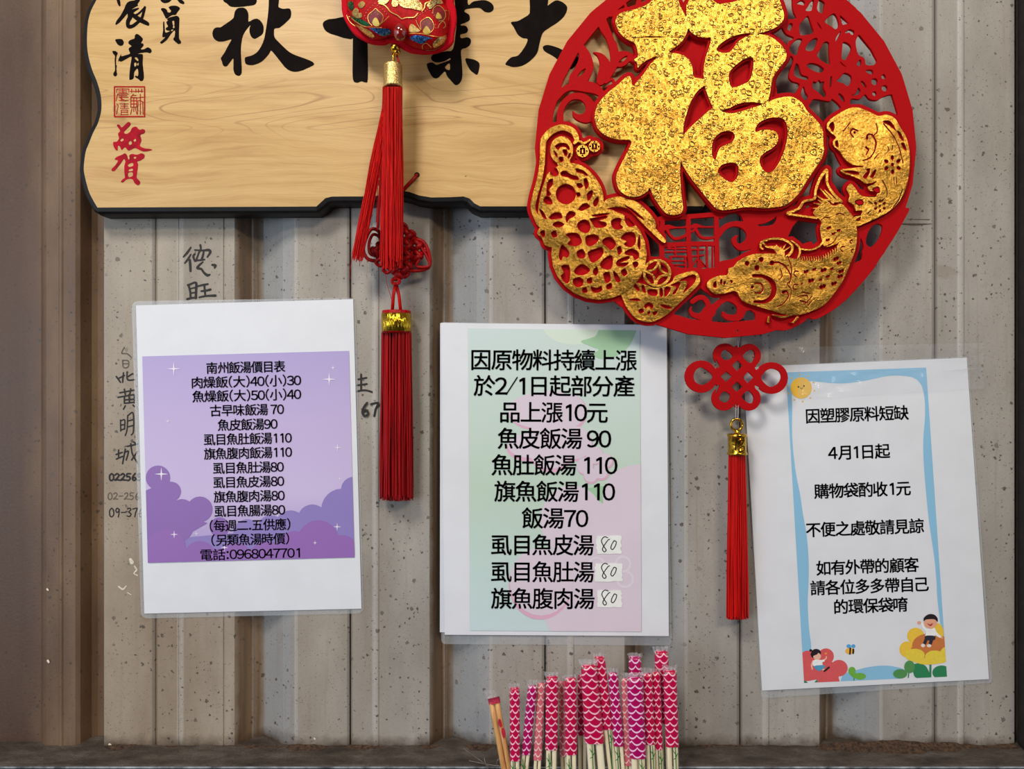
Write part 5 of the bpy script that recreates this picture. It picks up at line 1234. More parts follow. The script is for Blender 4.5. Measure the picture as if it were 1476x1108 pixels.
def strands(name, top, bot, n, d0, d1, mat, parent, seed, wob=1.2, r=0.62, ragged=4, depth=0.5, steps=9, mid=None):
    """a bundle of silk cords: top = (x0, x1, y), bot = (x0, x1, y); mid widens it half way"""
    rr = random.Random(seed); v, f = [], []
    for i in range(n):
        a = 2 * math.pi * rr.random(); q = math.sqrt(rr.random())
        u = 0.5 + 0.5 * q * math.cos(a); z = q * math.sin(a)
        ph, am = rr.uniform(0, 6.3), rr.uniform(0.3, 1) * wob
        fq = rr.uniform(0.6, 1.6)
        end = bot[2] + rr.uniform(-ragged, ragged * 0.4) - ragged * 0.5 * abs(u - 0.5)
        pts = []
        for k in range(steps + 1):
            t_ = k / steps
            x0 = top[0] * (1 - t_) + bot[0] * t_; x1 = top[1] * (1 - t_) + bot[1] * t_
            if mid: g = math.sin(math.pi * t_) * mid; x0 -= g; x1 += g
            x = x0 + (x1 - x0) * u + am * math.sin(ph + t_ * 5 * fq) * min(1, t_ * 3)
            hw = (x1 - x0) * depth * 0.5
            d = d0 * (1 - t_) + d1 * t_ + z * hw + am * 0.5 * math.cos(ph + t_ * 4)
            pts.append(P(x, top[2] + (end - top[2]) * t_, max(2.0, d)))
        tube(v, f, pts, r * S, 4, False)
    return meshobj(name, v, f, mat, parent, smooth=True, kind='stuff')
def silk(name, c, c2):
    t = NT(name)
    n = t.noise(t.vec(0.5, 0.01, 0.5), 1, 2)
    t.col(t.ramp(n, [(0.3, c2), (0.7, c)]))
    return t.set(Roughness=0.42, Specular_IOR_Level=0.22)
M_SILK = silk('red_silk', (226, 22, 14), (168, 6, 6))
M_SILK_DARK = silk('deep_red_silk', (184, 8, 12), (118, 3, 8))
meshobj('tassel_ring', v, f, M_BRASS, fu, smooth=True)
cap3 = lathe('tassel_cap', [(2, 619), (3.2, 620), (3.4, 622.5), (4, 624), (13.2, 625), (14, 626), (14, 629), (13, 629.8), (13, 651), (14.3, 652), (14.5, 655), (12, 655.5), (10, 655.5)], 1062.5, TD3, M_BRASS, fu, 28)
# raised figure on the cap
c = Cut(1050, 628, 1076, 652, 0.5)
for s_ in ([(1057, 634), (1066, 632)], [(1061, 631), (1060, 648)], [(1056, 640), (1060, 642)], [(1066, 636), (1072, 634), (1070, 640), (1066, 642)], [(1066, 645), (1072, 643), (1072, 649), (1066, 650), (1066, 645)]): c.stroke(s_, 1.5)
slab('cap_relief', c, TD3 + 14.2, 1.0, M_BRASS, cap3)
strands('tassel_strands', (1050.5, 1074.5, 654), (1047.5, 1079, 892), 240, TD3, 22, M_SILK, fu, 5, wob=0.9, r=0.75, ragged=4, mid=0.6, depth=0.8)

# ================================================================ padded embroidered charm with tassel, hanging in front of the board
PD = 78.0
pc = thing('cushion_charm', 'padded red embroidered charm with gold outlines and long red tassel, hanging over the plaque', 'ornament', P(575, 40, 70))
M_CRIMSON = plain('crimson_felt', (190, 6, 28), 0.8, 0.08, 0.5, 0.2, spec=0.12)
TP = (485, 0, 8.2)
cb = Cut(480, -100, 675, 90, 1.0, TP)
cb.poly([(50, -200), (55, 0), (60, 120), (85, 210), (140, 310), (210, 400), (300, 460), (400, 505), (500, 520), (570, 515), (620, 495), (680, 510), (760, 555), (850, 605), (950, 625), (1060, 630), (1180, 615), (1280, 580), (1350, 530), (1385, 470), (1390, 400), (1405, 320), (1420, 230), (1415, 130), (1400, 60), (1385, 20), (1380, -200), (1200, -700), (700, -800), (200, -700)])
slab('felt_edge', cb, PD, 7, M_CRIMSON, pc, bevel=2.0)
# domed silk cushion from the shape's own distance field
cu_ = Cut(480, -100, 675, 90, 2.0, TP)
cu_.poly([(120, -200), (120, 0), (130, 120), (180, 240), (260, 340), (350, 420), (440, 465), (520, 470), (600, 445), (650, 430), (720, 455), (800, 500), (900, 560), (1010, 590), (1120, 590), (1210, 560), (1290, 490), (1310, 380), (1330, 250), (1325, 120), (1270, 20), (1270, -200), (1150, -650), (700, -750), (250, -650)])
PH = 26.0
def pillow_h(x, y):
    i = np.clip((np.asarray(x) - cu_.x0) / cu_.res, 0, cu_.f.shape[1] - 1.001); j = np.clip((np.asarray(y) - cu_.y0) / cu_.res, 0, cu_.f.shape[0] - 1.001)
    i0 = i.astype(int); j0 = j.astype(int); a = i - i0; b = j - j0; f_ = cu_.f
    g = f_[j0, i0] * (1 - a) * (1 - b) + f_[j0, i0 + 1] * a * (1 - b) + f_[j0 + 1, i0] * (1 - a) * b + f_[j0 + 1, i0 + 1] * a * b
    q = np.clip(g / 42.0, 0, 1)
    return PH * np.sqrt(np.clip(1 - (1 - q) ** 2, 0, 1))
v, f = [], []; idx = {}
J, I = cu_.f.shape
for j in range(J):
    for i in range(I):
        if cu_.f[j, i] > -1.6:
            x_, y_ = cu_.xs[i], cu_.ys[j]
            idx[(j, i)] = len(v); v.append(P(x_, y_, PD + (float(pillow_h(x_, y_)) if cu_.f[j, i] > 0 else -0.5)))
for j in range(J - 1):
    for i in range(I - 1):
        k4 = [(j, i), (j + 1, i), (j + 1, i + 1), (j, i + 1)]
        if all(q in idx for q in k4): f.append(tuple(idx[q] for q in k4))
t = NT('embroidered_silk')
nz = t.noise(t.vec(), 0.35, 3); wv = t.n('ShaderNodeTexWave'); wv.inputs['Scale'].default_value = 0.5; t.t.links.new(t.vec(), wv.inputs['Vector'])
t.col(t.ramp(nz, [(0.3, (150, 4, 10)), (0.7, (196, 8, 12))])); t.bump(wv.outputs['Fac'], 0.12, 0.6)
M_EMB = t.set(Roughness=0.55, Specular_IOR_Level=0.15)
meshobj('cushion', v, f, M_EMB, pc, smooth=True)
M_GLINE = plain('gold_outline_paint', (232, 178, 96), 0.3, 0.1, 0.3, 0.1, 0.6)
def glitter(name, c1, c2, rough=0.3):
    t = NT(name); vo = t.n('ShaderNodeTexVoronoi'); t.t.links.new(t.vec(), vo.inputs['Vector']); vo.inputs['Scale'].default_value = 0.8
    sp = t.n('ShaderNodeSeparateColor'); t.t.links.new(vo.outputs['Color'], sp.inputs[0])
    t.col(t.ramp(sp.outputs[0], [(0.2, c1), (0.8, c2)])); t.bump(sp.outputs[1], 1.0, 1.2)
    return t.set(Roughness=rough, Metallic=0.8)
M_GLG = glitter('gold_glitter', (170, 130, 60), (250, 226, 160)); M_GLB = glitter('blue_glitter', (14, 60, 130), (90, 150, 220)); M_GLGR = glitter('green_glitter', (10, 50, 30), (50, 130, 80))
M_RUBY = plain('amber_glass', (130, 20, 10), 0.08, 0.2, 0.2, 0.0, 0.0, 0.8, 1.0)
def emb(name, shapes, mat, up, res=0.5, thick=0):
    c = Cut(480, -12, 675, 90, res, TP)
    for q in shapes:
        if q[0] == 'p': c.poly(q[1])
        elif q[0] == 's': c.stroke(q[1], q[2] if len(q) > 2 else None)
        elif q[0] == 'd': c.disc(q[1], q[2], q[3])
    if all(q[0] == 'p' for q in shapes):
        v, f, idx = [], [], {}
        jj, ii = np.nonzero(c.f > -0.15)
        hh = pillow_h(c.xs[ii], c.ys[jj])
        for j, i, h_ in zip(jj.tolist(), ii.tolist(), hh.tolist()):
            idx[(j, i)] = len(v); v.append(P(float(c.xs[i]), float(c.ys[j]), PD + up + h_))
        for (j, i) in list(idx):
            k4 = [(j, i), (j + 1, i), (j + 1, i + 1), (j, i + 1)]
            if all(q in idx for q in k4): f.append(tuple(idx[q] for q in k4))
        return meshobj(name, v, f, mat, pc, smooth=True)
    loops = c.loops(0.12)
    # long edges are subdivided so that the work lies on the curved cushion
    dens = []
    for lp in loops:
        o_ = []
        for a, b in zip(lp, lp[1:] + lp[:1]):
            n_ = max(1, int(math.hypot(b[0] - a[0], b[1] - a[1]) / 2.0))
            o_ += [(a[0] + (b[0] - a[0]) * k / n_, a[1] + (b[1] - a[1]) * k / n_) for k in range(n_)]
        dens.append(o_)
    return slab(name, dens, PD + up, 0, mat, pc, hfun=pillow_h)
M_DARKSILK = plain('maroon_silk', (120, 14, 22), 0.45, 0.15, 0.4)
emb('lotus_petal', [('p', [(380, 210), (390, 160), (440, 120), (462, 98), (490, 125), (545, 175), (548, 230), (520, 290), (470, 310), (410, 280)])], M_DARKSILK, 0.5)
emb('lotus_petal', [('p', [(990, 290), (1010, 240), (1085, 205), (1130, 250), (1150, 310), (1120, 370), (1060, 390), (1010, 350)])], M_DARKSILK, 0.5)
emb('lotus_petal', [('p', [(1140, 120), (1150, 90), (1195, 60), (1240, 85), (1285, 150), (1270, 220), (1210, 250), (1160, 200)])], M_DARKSILK, 0.5)
emb('embroidered_leaf', [('p', [(150, 190), (230, 210), (330, 240), (400, 300), (330, 300), (230, 270)]), ('p', [(130, 40), (170, 10), (205, 50), (190, 120), (150, 110)])], M_GLGR, 0.8)
emb('embroidered_wave', [('p', [(390, 330), (520, 335), (620, 340), (640, 400), (560, 430), (480, 395), (410, 350)])], M_GLB, 0.8)
emb('embroidered_wave', [('p', [(880, 430), (940, 415), (1060, 430), (1140, 455), (1080, 470), (1010, 520), (940, 500), (870, 460)])], M_GLB, 0.8)
emb('embroidered_scroll', [('p', [(240, 290), (330, 330), (400, 370), (450, 430), (410, 450), (340, 410), (270, 350)])], M_GLG, 0.8)
emb('embroidered_scroll', [('p', [(1140, 510), (1200, 450), (1290, 430), (1270, 500), (1200, 560), (1150, 560)])], M_GLG, 0.8)
M_DULLG = plain('dull_gold_embroidery', (176, 140, 76), 0.35, 0.2, 0.3, 0.2, 0.6)
for q in ([(190, 130), (230, 90), (260, 120), (240, 155), (290, 150), (300, 200), (250, 215), (200, 190), (180, 160)], [(255, 50), (300, 10), (340, 40), (310, 90), (270, 90)], [(860, 320), (890, 280), (960, 330), (990, 370), (870, 380)]):
    emb('embroidered_cloud', [('p', q)], M_DULLG, 0.9)
emb('embroidered_fish', [('p', [(730, 10), (760, -60), (900, -60), (980, 10), (1015, 60), (1010, 120), (960, 120), (880, 100), (800, 90), (750, 60)]), ('p', [(650, 30), (680, -20), (730, 20), (720, 70), (670, 80)]), ('p', [(490, 10), (560, -20), (620, 0), (590, 40), (530, 50)]), ('p', [(1070, 60), (1120, 10), (1220, -10), (1260, 40), (1180, 50), (1110, 110)])], M_GLG, 1.2)
emb('gold_flame', [('p', [(425, 280), (430, 235), (462, 205), (495, 240), (510, 300), (460, 310)])], plain('pale_gold_paint', (214, 184, 76), 0.4, 0.08), 1.0)
emb('gold_flame', [('p', [(1020, 380), (1030, 340), (1065, 305), (1100, 345), (1110, 390), (1060, 405)])], plain('pale_gold_paint', (200, 166, 70), 0.4, 0.08), 1.0)
emb('gold_flame', [('p', [(1175, 210), (1180, 170), (1200, 145), (1235, 180), (1245, 215), (1210, 225)])], plain('pale_gold_paint', (200, 166, 70), 0.4, 0.08), 1.0)
emb('gold_piping', [('s', [(500, 40), (560, 55), (600, 90), (640, 140), (720, 180), (770, 220), (830, 205), (920, 200), (960, 155)], 11), ('s', [(1010, 130), (1040, 90), (1050, 40), (1110, 10), (1120, -20)], 12),
    ('s', [(370, 215), (380, 170), (435, 125), (462, 98), (490, 125), (545, 175), (548, 230), (505, 300)], 7), ('s', [(370, 215), (385, 265), (420, 300)], 7), ('s', [(940, 240), (960, 290), (1000, 350), (990, 280), (1010, 240), (1085, 205), (1140, 260), (1150, 330), (1110, 385)], 6),
    ('s', [(1140, 160), (1145, 100), (1195, 65), (1250, 90), (1290, 160), (1270, 230), (1210, 250)], 7), ('s', [(150, 195), (300, 300), (420, 320), (530, 325)], 10), ('s', [(860, 395), (1000, 395), (1200, 435), (1300, 420)], 9),
    ('s', [(200, 150), (215, 110), (255, 115), (250, 160), (225, 165)], 8), ('s', [(230, 290), (330, 380), (430, 460)], 7), ('s', [(1020, 580), (1015, 540), (1060, 510), (1120, 560)], 8), ('s', [(1060, 595), (1160, 590), (1250, 540), (1300, 440)], 8), ('s', [(1325, 240), (1330, 130), (1290, 125)], 8), ('s', [(500, 300), (560, 250), (620, 190)], 7), ('s', [(120, 180), (160, 260), (240, 320)], 6), ('s', [(1200, 330), (1215, 290), (1260, 250), (1290, 300), (1265, 330)], 8)], M_GLINE, 1.3)
dots = [(350, 150), (335, 185), (350, 215), (370, 120), (400, 90), (430, 65), (455, 40), (485, 65), (515, 85), (545, 110), (570, 135), (590, 165), (950, 215), (965, 190), (990, 170), (1020, 150), (1050, 130), (1075, 110), (1105, 125), (1130, 150), (1155, 180), (1170, 290), (1175, 330), (415, 170), (490, 170), (455, 150), (1040, 260), (1100, 285)]
v, f = [], []
for x_, y_ in dots:
    px, py = 485 + x_ / 8.2, y_ / 8.2
    c0 = P(px, py, PD + 0.8 + float(pillow_h(px, py))); b0 = len(v); r = 0.75 * S
    v += [c0 + Vector((r, 0, 0)), c0 + Vector((0, 0, r)), c0 + Vector((-r, 0, 0)), c0 + Vector((0, 0, -r)), c0 + Vector((0, -r, 0))]
    f += [(b0, b0 + 1, b0 + 4), (b0 + 1, b0 + 2, b0 + 4), (b0 + 2, b0 + 3, b0 + 4), (b0 + 3, b0, b0 + 4)]
meshobj('seed_beads', v, f, plain('pale_pink_bead', (240, 170, 150), 0.3), pc, smooth=False, kind='stuff')
def ball(name, x, y, d, r, mat, parent, ry=None, seg=20, label=None, rd=None):
    k = (D - d) / D; c0 = P(x, y, d); v, f = [], []
    ry = ry or r; rd = rd or r; R = seg // 2
    for j in range(R + 1):
        th = math.pi * j / R
        for i in range(seg):
            a = 2 * math.pi * i / seg
            v.append(c0 + Vector((math.sin(th) * math.cos(a) * r, math.sin(th) * math.sin(a) * rd, math.cos(th) * ry)) * k * S)
    for j in range(R):
        for i in range(seg):
            i2 = (i + 1) % seg; f.append((j * seg + i, (j + 1) * seg + i, (j + 1) * seg + i2, j * seg + i2))
    return meshobj(name, v, f, mat, parent, smooth=True, label=label)
ball('glass_bead', 577, 46.5, PD + 22, 10.2, M_RUBY, pc, ry=12.3, label='dark amber glass bead')
ball('metal_bead', 569.5, 69.5, PD + 2, 7.2, M_BRASS, pc, ry=6.5)
ball('metal_bead', 572, 75, PD + 1, 5.5, M_BRASS, pc, ry=5)
v, f = [], []
tube(v, f, [P(567.5, 76, PD + 2), P(566.5, 82, PD + 4), P(567.5, 88, PD + 3), P(571, 93, PD)], 1.7 * S, 8)
meshobj('hook', v, f, M_BRASS, pc, smooth=True)
v, f = [], []
tube(v, f, [P(572, 80, PD - 1), P(574, 87, PD - 1), P(577, 94, PD - 1)], 1.3 * S, 6)
meshobj('loop_cord', v, f, M_SILK_DARK, pc, smooth=True)
t = NT('hammered_pale_gold'); nn = t.noise(t.vec(), 0.45, 3, 0.6)
t.col(t.ramp(nn, [(0.3, (206, 168, 92)), (0.7, (248, 224, 158))])); t.bump(nn, 0.7, 1.6); M_PGOLD = t.set(Metallic=0.9, Roughness=0.32)
lathe('tassel_cap', [(8, 92), (12, 92.3), (13.4, 94.5), (13.4, 121), (14.2, 124), (14, 126), (11, 126.5)], 566.3, PD, M_PGOLD, pc, 28)
strands('tassel_strands', (552, 579.5, 125), (548.5, 580.5, 384), 270, PD, 58, M_SILK, pc, 11, wob=1.3, r=0.72, ragged=16, depth=0.8)
strands('tassel_strands', (555, 570, 130), (506, 524, 374), 80, PD, 46, M_SILK, pc, 12, wob=1.6, r=0.6, ragged=10, depth=0.6)
strands('tassel_strands', (551, 557, 130), (541, 546, 330), 14, PD, 52, M_SILK_DARK, pc, 13, wob=1.2, r=0.5, ragged=10, depth=0.6)
v, f = [], []
for pts in ([(508, 368), (506, 380), (504, 392), (505, 402)], [(516, 368), (519, 376), (518, 384)], [(524, 370), (521, 378)], [(529, 368), (530, 378)], [(549, 165), (546, 185), (544, 205)], [(555, 392), (558, 410), (563, 426), (564, 431)]):
    tube(v, f, [P(a, b, 47) for a, b in pts], 0.4 * S, 4)
meshobj('loose_threads', v, f, M_SILK_DARK, pc, kind='stuff')

# ================================================================ knotted cord with a second tassel, tied through the board
kc = thing('knotted_tassel', 'red cord with woven knot and gold-banded tassel, hanging under the wooden plaque', 'tassel', P(571, 360, 30))
v, f = [], []
tube(v, f, [P(601, 252, FD + 0.3), P(598, 256, FD + 4), P(588, 266, FD + 3), P(578, 277, FD + 1), P(572, 290, 30), P(570, 310, 26), P(568, 330, 24)], 2.5 * S, 8)
tube(v, f, [P(539.5, 252.5, FD + 0.3), P(542, 257, FD + 3), P(549, 268, FD + 3), P(558, 280, FD), P(563, 296, 30), P(565, 330, 24)], 2.4 * S, 8)
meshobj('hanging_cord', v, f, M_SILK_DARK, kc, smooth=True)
# woven body: two layers of crossing diagonal cords
KD = 22.0
KW = 26.0
v, f = [], []
def weave(a, b, phase, n_=22):
    pts = []
    for k in range(n_ + 1):
        t_ = k / n_
        pts.append(P(a[0] + (b[0] - a[0]) * t_, a[1] + (b[1] - a[1]) * t_, KW + 4.0 * math.sin(t_ * math.pi * 5 + phase)))
    tube(v, f, pts, 3.9 * S, 8)
cx_, cy_ = 576, 361
for k in range(6):
    o_ = (k - 2.5) * 7.2
    weave((cx_ - 21 + o_, cy_ - 21 - o_), (cx_ + 21 + o_, cy_ + 21 - o_), (k % 2) * math.pi)
    weave((cx_ + 21 + o_, cy_ - 21 + o_), (cx_ - 21 + o_, cy_ + 21 + o_), (k % 2) * math.pi)
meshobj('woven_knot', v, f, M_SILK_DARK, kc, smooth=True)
v, f = [], []
def loop(pts, r=2.3, closed=True):
    pp = catmull(pts, closed, 6)
    if closed: pp.append(pp[0])
    tube(v, f, [P(x_, y_, KD + dd) for x_, y_, dd in pp], r * S, 8)
loop([(590, 350, 2), (606, 346, 5), (616, 358, 5), (620, 380, 3), (612, 388, 3), (592, 390, 4), (585, 382, 2)], 2.6)
loop([(586, 356, 3), (600, 350, 7), (613, 366, 6), (619, 383, 5), (600, 384, 7), (604, 372, 7), (590, 368, 3)], 2.2)
loop([(548, 338, 0), (536, 330, 2), (527, 345, 2), (524, 362, 2), (532, 374, 2), (548, 372, 0)], 2.6)
loop([(548, 344, 2), (538, 338, 5), (532, 350, 5), (534, 366, 5), (548, 366, 2)], 2.2)
for a in ((580, 327), (592, 338), (558, 388), (583, 394), (548, 378)): loop([(a[0] - 6, a[1], 2), (a[0], a[1] - 5, 4), (a[0] + 6, a[1], 2), (a[0], a[1] + 5, 0)], 2.6)
meshobj('cord_loops', v, f, M_SILK_DARK, kc, smooth=True)
v, f = [], []
tube(v, f, [P(567, 388, KD + 4), P(571, 398, KD + 4), P(570, 404, KD + 6)], 3 * S, 8)
for q in range(3): tube(v, f, [P(570.5 + 5.5 * math.cos(a + q), 405 + 4.5 * math.sin(a + q) * 0.9, KD + 4 + 3 * math.sin(2 * a)) for a in [k * math.pi / 8 for k in range(17)]], 2.4 * S, 8)
tube(v, f, [P(570, 410, KD + 3), P(567, 425, KD + 3), P(565.5, 448, KD + 1)], 2.4 * S, 8)
tube(v, f, [P(571, 410, KD), P(575, 425, KD), P(577.5, 448, KD)], 2.4 * S, 8)
meshobj('small_knot', v, f, M_SILK, kc, smooth=True)
cap2 = lathe('tassel_cap', [(17, 447.5), (20, 447.6), (20.8, 449), (20.8, 480), (18, 480.5)], 571.5, KD, M_SILK_DARK, kc, 36, 0.9)
t = NT('gold_band_foil'); nn = t.noise(t.vec(0.05, 0.5, 0.5), 1, 2)
t.col(t.ramp(nn, [(0.3, (190, 146, 20)), (0.7, (232, 196, 60))])); t.bump(t.noise(t.vec(0.3, 0.05, 0.3), 1, 2), 0.8, 3.0); M_BAND = t.set(Metallic=1.0, Roughness=0.2)
lathe('gold_band', [(20.8, 452), (21.6, 452.3), (21.6, 477.5), (20.8, 478)], 571.5, KD, M_BAND, cap2, 36, 0.9)
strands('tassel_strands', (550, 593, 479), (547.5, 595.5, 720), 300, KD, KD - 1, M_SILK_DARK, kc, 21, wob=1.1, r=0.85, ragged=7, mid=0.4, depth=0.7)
# ================================================================ wrapped chopsticks
def scale_mat(name, m1, m2, linec, cols, rows):
    t = NT(name)
    uv = t.n('ShaderNodeUVMap'); sp = t.n('ShaderNodeSeparateXYZ'); t.t.links.new(uv.outputs[0], sp.inputs[0])
    u = t.math('MULTIPLY', sp.outputs[0], cols); v_ = t.math('MULTIPLY', sp.outputs[1], rows)
    # staggered rows of hanging scallops with a little pointed tab where two scallops meet
    row = t.math('FLOOR', v_)
    f = None
    for off in (0.0, 1.0):
        r = t.math('ADD', row, off)
        uu = t.math('ADD', u, t.math('MULTIPLY', t.math('MODULO', t.math('ADD', r, 400), 2.0), 0.5))
        fx = t.math('ABSOLUTE', t.math('SUBTRACT', t.math('FRACT', uu), 0.5))
        yy = t.math('SUBTRACT', v_, r)          # below the row line: positive
        curve = t.math('SUBTRACT', yy, t.math('MULTIPLY', t.math('POWER', t.math('MULTIPLY', fx, 2.0), 2.0), 0.55))
        line = t.math('LESS_THAN', t.math('ABSOLUTE', t.math('ADD', curve, 0.0)), 0.13)
        f = line if f is None else t.math('MAXIMUM', f, line)
    base = t.mix(t.noise(t.vec(), 0.06, 2), m1, m2)
    t.col(t.mix(f, base, linec))
    return t.set(Roughness=0.3, Coat_Weight=0.25, Coat_Roughness=0.15, Specular_IOR_Level=0.3)
M_SC = scale_mat('magenta_scale_print', (186, 8, 84), (200, 14, 58), (252, 196, 214), 1.6, 1.0)
M_SCV = scale_mat('violet_scale_print', (162, 10, 104), (190, 10, 84), (248, 206, 238), 1.6, 1.0)
M_SCP = scale_mat('faint_scale_print', (214, 96, 120), (224, 120, 130), (246, 214, 212), 1.6, 1.0)
t = NT('pale_bamboo'); g = t.noise(t.vec(0.35, 0.01, 0.35), 1, 3, 0.6)
t.col(t.ramp(g, [(0.3, (240, 222, 180)), (0.7, (255, 246, 216))])); M_BAM = t.set(Roughness=0.5)
t = NT('raw_bamboo'); g = t.noise(t.vec(0.35, 0.02, 0.35), 1, 3, 0.6)
t.col(t.ramp(g, [(0.3, (196, 138, 78)), (0.7, (232, 180, 118))])); M_BAM2 = t.set(Roughness=0.5)
M_LEAFP = plain('green_bamboo_print', (44, 120, 50), 0.4)
M_REDP = plain('red_stick_print', (190, 40, 60), 0.4)
M_WRAP = clear('clear_wrapper', 0.12, 0.05, 0.6)
M_CRIMP = clear('crinkled_clear_film', 0.06, 0.38, 1.0, (245, 248, 252))
def along(a, b, y):
    t_ = (y - a[1]) / (b[1] - a[1]); return a[0] + (b[0] - a[0]) * t_
def sleeve(name, a, b, w0, w1, d, y0, y1, mat, parent, thick=0.55, seg=20, rows_per=4.1, start=0.0):
    """flat elliptical printed sleeve, with map coordinates for the printed scales"""
    n = max(6, int((y1 - y0) / 6)); v, f, uv = [], [], []
    for j in range(n + 1):
        y = y0 + (y1 - y0) * j / n; t_ = (y - a[1]) / (b[1] - a[1]); cx = a[0] + (b[0] - a[0]) * t_; w_ = (w0 + (w1 - w0) * t_) / 2
        if y < y0 + 3 and j == 0: w_ *= 0.85
        for i in range(seg):
            an = 2 * math.pi * i / seg
            r = w_
            # two sticks side by side: a slight waist in the middle
            waist = 1 - 0.16 * math.exp(-(math.cos(an) / 0.35) ** 2)
            c0 = P(cx, y, d); k = (D - d) / D
            v.append(c0 + Vector((math.cos(an) * r, -math.sin(an) * r * thick * waist, 0)) * k * S)
    for j in range(n):
        for i in range(seg):
            i2 = (i + 1) % seg
            f.append((j * seg + i, (j + 1) * seg + i, (j + 1) * seg + i2, j * seg + i2))
            y_a = (y0 + (y1 - y0) * j / n) / rows_per; y_b = (y0 + (y1 - y0) * (j + 1) / n) / rows_per
            def ux(q):
                an = 2 * math.pi * q / seg
                return 0.5 + 0.5 * math.cos(an) if q <= seg // 2 else 1.5 + 0.5 * -math.cos(an)
            uv += [(ux(i) + start, y_a), (ux(i) + start, y_b), (ux(i + 1) + start, y_b), (ux(i + 1) + start, y_a)]
    f.append(tuple(range(seg)));
    o = meshobj(name, v, f, mat, parent, smooth=True)
    ul = o.data.uv_layers.new(name='UVMap')
    for k, q in enumerate(uv): ul.data[k].uv = (q[0], -q[1])
    return o
def crimp(a, w_, d, parent, seed, tilt=0.0, big=1.0):
    """pleated clear end of the wrapper standing over the stick tops"""
    rr = random.Random(seed); v, f = [], []; n = 9
    for j in range(4):
        for i in range(n):
            u = i / (n - 1) - 0.5
            y = a[1] + 3 - j * 3.6 * big + rr.uniform(-1.2, 1.2)
            x = a[0] + u * w_ * (1.02 + 0.10 * j) + tilt * j + rr.uniform(-0.6, 0.6)
            v.append(P(x, y, d + (2.5 * (1 if i % 2 else -1)) * (0.4 + 0.3 * j) + rr.uniform(-0.8, 0.8)))
    for j in range(3):
        for i in range(n - 1):
            q = j * n + i; f.append((q, q + 1, q + n + 1, q + n))
    return meshobj('wrapper_end', v, f, M_CRIMP, parent)
GRP = 'chopstick packets standing at the bottom of the picture'
YB = 1235
def packet(top, bot, w_, pat, d, label, mat=None, seed=0, leaf=True, w2=None, name='chopstick_packet', rows=9.0):
    """top, bot: (x, y) axis points in photograph units; pat: y where the printed zone ends"""
    mat = mat or M_SC
    w2 = w2 or w_
    k = (YB - top[1]) / (bot[1] - top[1]); b = (top[0] + (bot[0] - top[0]) * k, YB)
    wb = w_ + (w2 - w_) * k if w2 != w_ else w_
    o = thing(name, label, 'chopsticks', P(b[0], b[1], d), GRP)
    sleeve('printed_sleeve', top, b, w_, wb, d, top[1], pat, mat, o, rows_per=rows, start=seed * 0.37 % 1)
    for s_ in (-1, 1):
        v, f = [], []
        pts = []
        for q in range(8):
            y = top[1] + 2 + (YB - top[1] - 2) * q / 7; t_ = (y - top[1]) / (YB - top[1]); ww = w_ + (wb - w_) * t_
            pts.append((along(top, b, y) + s_ * ww * 0.235, y, ww * 0.215 * (1 - 0.35 * t_)))
        for x, y, r in pts:
            c0 = P(x, y, d - 0.3); kk = (D - d) / D
            for an in range(12):
                q = 2 * math.pi * an / 12; ca_, sa_ = math.cos(q), math.sin(q)
                pw = lambda z: math.copysign(abs(z) ** 0.7, z)
                v.append(c0 + Vector((pw(ca_) * r, pw(sa_) * r, 0)) * kk * S)
        for q in range(7):
            for an in range(12):
                a2 = (an + 1) % 12; f.append((q * 12 + an, q * 12 + a2, (q + 1) * 12 + a2, (q + 1) * 12 + an))
        f.append(tuple(range(12))); f.append(tuple(7 * 12 + i for i in range(12))[::-1])
        meshobj('chopstick', v, f, M_BAM, o, smooth=True)
    # clear lower part of the wrapper
    sleeve('clear_wrapper', top, b, w_ * 1.04, wb * 1.04, d, pat - 2, YB - 30, M_WRAP, o)
    crimp(top, w_, d, o, seed, big=0.7 + 0.3 * (seed % 3) / 2)
    if leaf:
        rr = random.Random(seed + 50); ly = pat + 10 + rr.uniform(-3, 5); lx = along(top, b, ly) + rr.choice((-1, 1)) * w_ * 0.2
        c = Cut(lx - 14, ly - 20, lx + 14, ly + 60, 0.5)
        c.stroke([(lx, ly - 8, 1.0), (lx + 1, ly + 12, 1.4), (lx + 2.5, ly + 50, 1.4)]); c.stroke([(lx + 0.6, ly + 4, 1.6), (lx - 3.5, ly - 2, 0.6)]); c.stroke([(lx + 1, ly + 8, 1.8), (lx + 4.5, ly + 2, 0.6)]); c.stroke([(lx + 1, ly + 10, 1.6), (lx - 3, ly + 12, 0.6)])
        slab('printed_leaf', c, d + w_ * 0.32, 0.2, M_LEAFP, o)
    return o
def q_(u, v_): return (680 + u / 4.6125, 920 + v_ / 4.6125)
packet(q_(285, 325), q_(288, 867), 14.5, q_(0, 810)[1], 84, 'chopstick packet standing alone, second from the left, beside the leaning bare pair', None, 1)
packet(q_(405, 312), q_(350, 867), 13.5, q_(0, 770)[1], 76, 'magenta chopstick packet leaning right at its top, third from the left', M_SCV, 2)
packet(q_(462, 295), q_(435, 867), 12.5, q_(0, 805)[1], 70, 'faint pink chopstick packet seen edge-on behind, between the third and fifth from left', M_SCP, 3, False)
packet(q_(535, 250), q_(528, 867), 18, q_(0, 735)[1], 84, 'chopstick packet with tall crinkled clear end, left of the centre gap', M_SC, 4)
packet(q_(602, 285), q_(615, 867), 12, q_(0, 780)[1], 66, 'pale chopstick packet half hidden, just left of the dark gap', M_SCP, 5, False)
packet(q_(658, 260), q_(662, 867), 17, q_(0, 768)[1], 84, 'upright chopstick packet bordering the dark gap on its left side', M_SC, 6)
